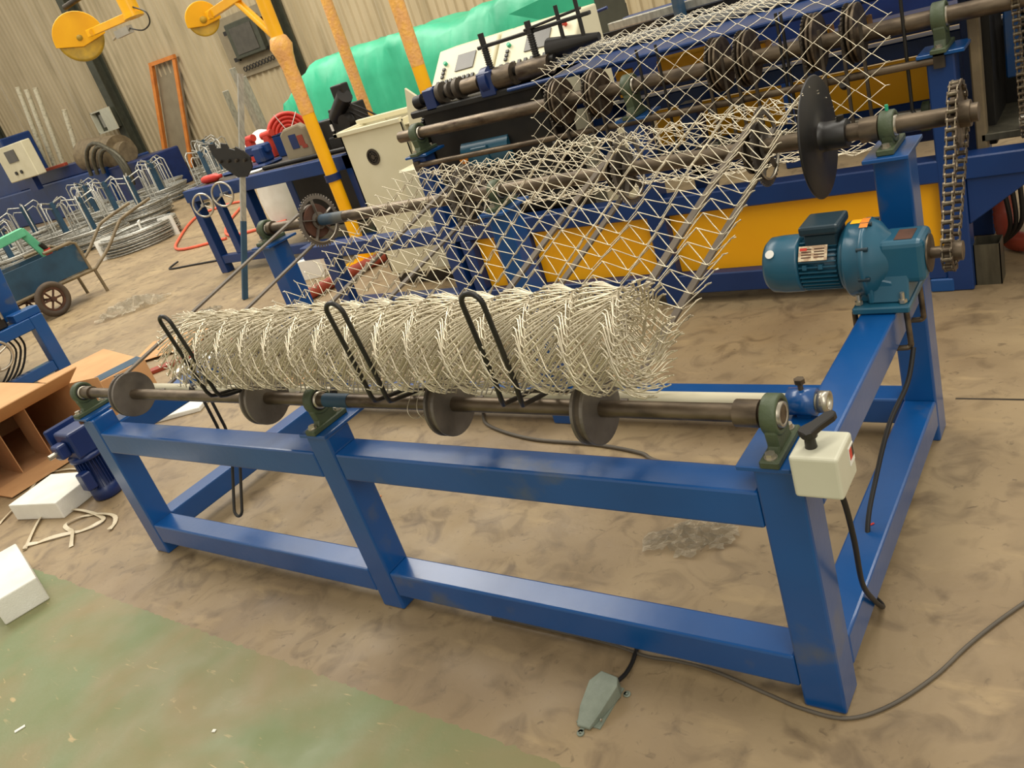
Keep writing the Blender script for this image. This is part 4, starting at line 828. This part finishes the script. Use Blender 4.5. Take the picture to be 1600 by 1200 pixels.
for k in range(40): c = V((rnd.uniform(-.7, .1), rnd.uniform(4.0, 4.4), .96+rnd.random()*.07)); a = rnd.random()*6.3; b.tube(smoothpath([c, c + V((math.cos(a)*.08, math.sin(a)*.08, .04)), c + V((math.cos(a)*.16, math.sin(a)*.12, 0))], 3), .005, 4)
mk('scraps', b, 'zinc', t, kind='stuff')
# near left blue machine
t = thing('blue_side_machine', 'blue machine end with silver handwheel and orange label at the left edge', 'machine', (-4.6, 1.1, 0))
bb('post', (-4.06, 1.6, 0), (-3.95, 1.71, .54), 'blue', .006, t); bb('post', (-4.06, .2, 0), (-3.95, .31, .54), 'blue', .006, t); bb('post', (-5.7, 1.6, 0), (-5.6, 1.71, .54), 'blue', .006, t)
bb('top_rail', (-4.06, .31, .44), (-3.95, 1.6, .54), 'blue', .006, t); bb('lower_rail', (-4.05, .31, .05), (-3.96, 1.6, .14), 'blue', .006, t); bb('rear_rail', (-5.6, 1.61, .44), (-4.06, 1.7, .54), 'blue', .006, t); bb('deck', (-5.6, .3, .5), (-4.06, 1.6, .53), 'dsteel', .004, t); bb('top_block', (-4.12, 1.5, .54), (-3.97, 1.72, .61), 'blue', .006, t)
b = MB(); b.prism([(1.45, .54), (1.68, .54), (1.74, 1.15), (1.5, 1.3)], (-4.3, 0, 0), Y, Z, .05); mk('back_plate', b, 'blue', t, bevel=.005); bb('black_head', (-4.25, 1.05, .53), (-4.0, 1.45, .72), 'black', .02, t); bb('orange_label', (-3.999, 1.2, .62), (-3.996, 1.36, .69), 'olabel', 0, t)
b = MB(); b.torus((-3.85, 1.18, .40), (1, -.2, 0), .12, .011, 30, 8); 
for k in range(3): b.cyl((-3.85, 1.18, .40), (-3.85, 1.18+.12*math.cos(k*2.09+.3), .40+.12*math.sin(k*2.09+.3)), .008, 8)
b.cyl((-3.83, 1.18, .4), (-3.98, 1.18, .4), .016, 12); mk('handwheel', b, 'zinc', t)
for k in range(4): b = MB(); b.tube(smoothpath([(-4.1, 1.35+.05*k, .46), (-4.15, 1.4+.04*k, .3), (-4.2, 1.2+.05*k, .1), (-4.4, 1.0, .03)]), .009, 6); mk('cable', b, 'rubber', t)
b = MB(); b.tube(smoothpath([(-4.2, 1.36, .72), (-4.15, 1.4, .82), (-4.0, 1.42, .78), (-3.98, 1.42, .62)]), .012, 8); mk('steel_loop', b, 'zinc', t)
# cart
t = thing('steel_cart', 'worn two wheeled steel handcart with dull blue panel sides', 'cart', (-7.0, 3.2, 0))
for x in (-6.62, -7.3):
    w_ = bpy.data.objects.new('wheel', None); C.objects.link(w_); w_.parent = t
    c = (x, 3.0, .205); b = MB(); b.torus(c, X, .17, .036, 32, 10); mk('tyre', b, 'tyre', w_); b = MB(); b.ring(c, X, .115, .14, .03, 30); 
    for k in range(6): b.cyl(c, (x, 3.0+.12*math.cos(k*1.047), .205+.12*math.sin(k*1.047)), .012, 6)
    b.cyl((x-.04, 3.0, .205), (x+.04, 3.0, .205), .03, 14); mk('rim', b, 'rust', w_)
b = MB(); b.cyl((-7.3, 3.0, .205), (-6.62, 3.0, .205), .015, 10); mk('axle', b, 'rust', t)
for x in (-6.72, -7.22):
    bb('side_panel', (x-.006, 2.62, .34), (x+.006, 3.62, .66), 'oldblue', .002, t)
    b = MB(); b.tube([(x, 2.6, .32), (x, 3.68, .30)], .022, 8); b.tube([(x, 3.62, .30), (x, 3.60, .66), (x, 3.54, .69), (x, 3.2, .69)], .02, 8); mk('side_tube', b, 'dust', t)
    b = MB(); b.tube(smoothpath([(x, 3.68, .30), (x, 3.95, .46), (x, 4.2, .66), (x, 4.32, .72), (x, 4.75, .80)], 4), .02, 8); mk('handle', b, 'dust', t)
    b = MB(); b.cyl((x, 3.66, .3), (x, 3.68, 0), .02, 8); mk('leg', b, 'dust', t)
bb('front_panel', (-7.22, 2.62, .32), (-6.72, 2.63, .66), 'oldblue', .002, t); bb('cart_floor', (-7.22, 2.62, .31), (-6.72, 3.62, .33), 'dust', .002, t); bb('rear_panel', (-7.22, 3.6, .32), (-6.72, 3.61, .64), 'oldblue', .002, t)
t = thing('green_frame', 'mint green bent steel frame standing on the handcart', 'frame', (-6.9, 3.0, .33))
b = MB(); b.beam((-6.95, 3.45, .34), (-6.95, 3.2, 1.0), .1, .03, up=(1, 0, 0)); b.beam((-6.95, 3.22, .98), (-6.95, 2.55, .93), .1, .1, up=(1, 0, 0)); b.beam((-6.95, 2.6, .34), (-6.95, 2.6, .95), .08, .05, up=(1, 0, 0)); mk('bent_frame', b, 'mint', t, bevel=.006)
t = thing('red_valve', 'small red and black part lying on the handcart', 'machine part', (-6.8, 3.3, .33)); b = MB(); b.cyl((-6.8, 3.3, .332), (-6.8, 3.3, .72), .04, 12); mk('red_body', b, 'red', t); b = MB(); b.cyl((-6.8, 3.3, .72), (-6.8, 3.26, .8), .03, 12); mk('black_cap', b, 'black', t)
# coil of wire on the floor, racks and their coils
def coil(cx, cy, z, R_in, R_out, h, n, seed, r=.006):
    rnd = random.Random(seed); b = MB()
    for k in range(n):
        rr = rnd.uniform(R_in, R_out); zz = z + r + rnd.random()*h; tl = rnd.uniform(-.02, .02); ph = rnd.random()*6
        b.tube([(cx + rr*math.cos(2*PI*i/26), cy + rr*math.sin(2*PI*i/26), zz + tl*math.sin(2*PI*i/26+ph)) for i in range(26)], r, 4, close=True)
    return b
t = thing('wire_coil', 'large bundled coil of galvanised wire on the floor before the racks', 'wire coil', (-9.3, 5.85, 0))
mk('windings', coil(-9.1, 5.75, .02, .46, .62, .24, 85, 5, .009), 'coilwire', t, kind='stuff')
for a in (.4, 2.5, 4.4): b = MB(); b.cbox((-9.1+.54*math.cos(a), 5.75+.54*math.sin(a), .15), (.26, .03, .31), Matrix.Rotation(a, 3, 'Z')); mk('tie_band', b, 'white', t)
rk = [(-13.0, 6.6), (-14.6, 8.2), (-13.4, 9.1), (-14.7, 9.9), (-11.9, 7.6), (-13.2, 7.85), (-15.7, 7.3), (-14.6, 11.4), (-12.2, 9.9), (-16.3, 9.0), (-13.4, 10.6), (-11.4, 6.3), (-12.6, 5.3), (-14.4, 6.1), (-16.0, 6.0), (-11.0, 8.7)]
wh = ['leftmost, before the blue machine', 'behind the leftmost pair', 'in the middle of the group', 'under the dark wall column', 'nearest the floor coil', 'second row centre', 'beside the blue tank', 'rearmost, by the orange panel', 'right side of the group', 'far left behind the cart', 'rear centre of the group', 'front, behind the cart handle', 'front left, behind the mint frame', 'left side, above the handcart', 'far left edge of the group', 'rightmost, left of the bench']
proto = None
for k, (x, y) in enumerate(rk):
    if proto is None:
        t = thing('wire_rack', '', 'rack', (x, y, 0), 'blue wire coil racks'); proto = t
        b = MB(); b.box((x-.045, y-.045, .03), (x+.045, y+.045, .86)); mk('centre_post', b, 'oldblue', t, bevel=.004)
        b = MB(); b.box((x-.5, y-.04, 0), (x+.5, y+.04, .035)); b.box((x-.04, y-.5, 0), (x+.04, y+.5, .035)); mk('cross_base', b, 'oldblue', t)
        for a in (.5, 2.07, 3.64, 5.2):
            d = V((math.cos(a), math.sin(a), 0)); o = V((x, y, 0)); s_ = V((-d.y, d.x, 0))*.0
            b = MB(); b.tube([o + d*.05 + Z*.84, o + d*.26 + Z*.90, o + d*.31 + Z*.85, o + d*.33 + Z*.05], .014, 6); b.tube([o + d*.05 + Z*.74, o + d*.2 + Z*.79, o + d*.24 + Z*.74, o + d*.25 + Z*.05], .012, 6); mk('wire_hoop', b, 'coilwire', t)
        mk('wire_windings', coil(x, y, .03, .36, .58, .26, 34, 3, .010), 'coilwire', t, kind='stuff')
    else: t = dup(proto); t.location = (x, y, 0); t.rotation_euler = (0, 0, k*.9)
    t['label'] = 'blue post rack with galvanised hoops and wire coil, ' + wh[k]; t['group'] = 'blue wire coil racks'
cable('orange_hose', [(-6.2, 5.2, .02), (-7.0, 5.0, .02), (-7.9, 5.6, .02), (-9.3, 7.0, .02), (-8.6, 7.4, .02), (-7.2, 6.0, .02), (-6.2, 5.3, .02), (-5.4, 5.6, .02)], .02, 'pvc', 'coral orange hose looping on the floor behind the bench leg')
# far blue machine by the wall
t = thing('blue_press', 'large blue machine with cream control box and hoses at the far left wall', 'machine', (-20, 11, 0))
bb('body', (-24.5, 10.2, 0), (-17.2, 11.6, .95), 'blue2', .03, t); bb('tank', (-17.2, 10.3, 0), (-15.6, 11.4, .9), 'navy', .03, t); bb('column', (-24.2, 10.6, .9), (-22.2, 11.5, 2.4), 'blue2', .03, t); bb('bed', (-22.2, 10.4, .95), (-17.4, 11.2, 1.25), 'navy', .02, t)
b = MB(); b.cyl((-18.4, 10.7, 1.3), (-16.9, 10.7, 1.15), .42, 22); b.cyl((-16.9, 10.7, 1.15), (-16.6, 10.7, 1.12), .25, 18); mk('pump_motor', b, 'dust', t)
for k in range(3): b = MB(); b.tube([(-16.9+.2*k + (.75-.1*k)*math.cos(a), 10.1, .75 + (.8-.1*k)*math.sin(a)) for a in [-.6+.3*i for i in range(13)]], .05, 8); mk('hydraulic_hose', b, 'galvdull', t)
bb('red_beam', (-20.6, 10.3, 1.25), (-19.0, 10.4, 1.33), 'hose', .01, t)
R2 = Matrix.Rotation(.0, 3, 'Y')
b = MB(); b.box((-20.9, 9.7, 1.25), (-19.3, 9.95, 2.15)); cbx = mk('control_box', b, 'cream', t, bevel=.02); b = MB(); b.box((-20.4, 9.68, 1.72), (-19.85, 9.7, 2.02)); mk('screen', b, 'screen', cbx); b = MB(); b.cyl((-20.3, 9.69, 1.45), (-20.3, 9.66, 1.45), .05, 10); b.cyl((-20.0, 9.69, 1.45), (-20.0, 9.66, 1.45), .05, 10); mk('button', b, 'black', cbx)
b = MB(); b.box((-20.3, 9.8, .9), (-19.9, 9.95, 1.3)); mk('box_arm', b, 'navy', t)
for k, (x, h) in enumerate(((-23.0, 3.6), (-22.6, 3.45), (-22.1, 3.4), (-21.2, 2.6))): b = MB(); b.cyl((x-.6, 12.0, .0), (x, 12.2, h), .07, 14); tag(mk('steel_pipe', b, 'pipe'), ('tallest bright pipe leaning behind the cream control box', 'second bright pipe leaning behind the control box', 'third pipe leaning behind the control box', 'short bright pipe right of the control box')[k], 'pipe', 'bright pipes behind the far blue machine')
# things on the wall
t = thing('electrical_box', 'open grey electrical box on the dark wall column', 'electrical box', (-21.4, 13.6, 1.7))
b = MB(); b.box((-21.95, 13.45, 1.72), (-21.05, 13.55, 2.28)); mk('back', b, 'col', t); b = MB(); b.box((-21.98, 13.3, 1.69), (-21.94, 13.55, 2.31)); b.box((-21.42, 13.3, 1.69), (-21.38, 13.55, 2.31)); b.box((-21.98, 13.3, 2.28), (-21.38, 13.55, 2.32)); b.box((-21.98, 13.3, 1.68), (-21.38, 13.55, 1.72)); mk('case', b, 'ivory', t); b = MB(); b.box((-21.40, 13.28, 1.68), (-20.85, 13.32, 2.32)); mk('door', b, 'ivory', t); b = MB(); b.box((-21.75, 13.4, 1.82), (-21.55, 13.45, 2.2)); mk('breaker', b, 'galv', t)
t = thing('wall_sign', 'small yellow and red sticker on the wall below the electrical box', 'sign', (-21.7, 13.93, 1.3)); b = MB(); b.box((-21.75, 13.92, 1.25), (-21.6, 13.935, 1.5)); mk('yellow_part', b, 'ypaint', t); b = MB(); b.box((-21.78, 13.92, 1.0), (-21.6, 13.935, 1.2)); mk('red_part', b, 'red', t)
t = thing('screen_frame', 'tall orange framed grey screen leaning on the back wall', 'screen', (-19.2, 13.8, 0))
b = MB(); b.beam((-18.8, 13.85, 2.95), (-19.95, 13.6, .1), .12, .1); b.beam((-17.7, 13.85, 2.92), (-18.75, 13.6, .08), .07, .1); b.beam((-18.85, 13.84, 2.95), (-17.65, 13.84, 2.92), .1, .1); mk('frame', b, 'orange', t); b = MB(); b.prism([(-18.8, 2.93), (-17.7, 2.9), (-18.75, .1), (-19.95, .12)], (0, 13.74, 0), X, V((0, .09, 1)).normalized(), .02); mk('screen_panel', b, 'mesh_panel', t)
t = thing('key_board', 'grey wall board with dark case and row of hanging rings', 'wall board', (-14.6, 13.9, 2.5))
b = MB(); b.box((-15.65, 13.9, 1.85), (-13.4, 13.94, 3.3)); mk('backboard', b, 'mesh_panel', t); b = MB(); b.box((-15.12, 13.72, 2.28), (-13.95, 13.9, 3.12)); ks = mk('dark_case', b, 'col', t, bevel=.02); b = MB(); b.box((-14.95, 13.70, 2.38), (-14.1, 13.72, 3.0)); mk('front_panel', b, 'screen', ks)
for x, z in ((-15.22, 2.95), (-15.22, 2.3), (-13.85, 2.3), (-13.85, 2.95)): b = MB(); b.box((x-.1, 13.8, z-.05), (x+.1, 13.86, z+.05)); mk('bracket', b, 'black', ks)
for k in range(10): b = MB(); b.torus((-15.1+.128*k, 13.84, 2.03+.004*k), Y, .052, .014, 16, 6); mk('ring', b, 'black', t)
for k, (x0, x1, h) in enumerate(((-7.15, -6.95, 1.95), (-7.02, -6.8, 1.8), (-7.62, -7.3, 1.7))):
    b = MB(); b.beam((x0, 7.2, 0), (x1, 6.98, h), .09, .03); tag(mk('steel_section', b, 'galv'), ('tallest grey steel section leaning left of the tarpaulin', 'middle grey steel section leaning left of the tarpaulin', 'most tilted grey section leaning left of the tarpaulin')[k], 'steel section', 'leaning grey sections')
t = thing('cloth_bundle', 'off white cloth bundle behind the bench left of the hose coil', 'cloth', (-5.6, 5.6, 0)); b = MB(); b.lathe((-5.6, 5.9, 0), Z, [(0, .3), (.3, .33), (.7, .28), (.95, .3), (1.08, .18), (1.14, .05), (1.15, 0)], 20); mk('bundle', b, 'foam', t)

# small litter on the floor
for k, (x, y, a, sx, sy, m_, lb) in enumerate(((.46, -.88, 1.2, .035, .012, 'foam', 'slim pale paper scrap on the green floor, bottom left'), (1.27, -.62, .3, .012, .010, 'foam', 'tiny white chip on the green floor near the paint edge'), (.92, .55, .5, .03, .01, 'orange', 'small orange wood chip on the floor inside the frame'))):
    b = MB(); b.cbox((x, y, .0025), (sx, sy, .003), Matrix.Rotation(a, 3, 'Z')); tag(mk('floor_scrap', b, m_), lb, 'scrap')
b = MB(); b.cbox((2.955, .52, .1585), (.012, .005, .002), Matrix.Rotation(.9, 3, 'Z')); tag(mk('red_chip', b, 'red'), 'tiny red chip on the lower right side rail', 'scrap')

b = MB(); b.cyl((2.945, YR, ZR+.044), (2.945, YR, ZR+.062), .005, 10); mk('grease_cap', b, 'tarp', T, label='small green grease nipple cap')
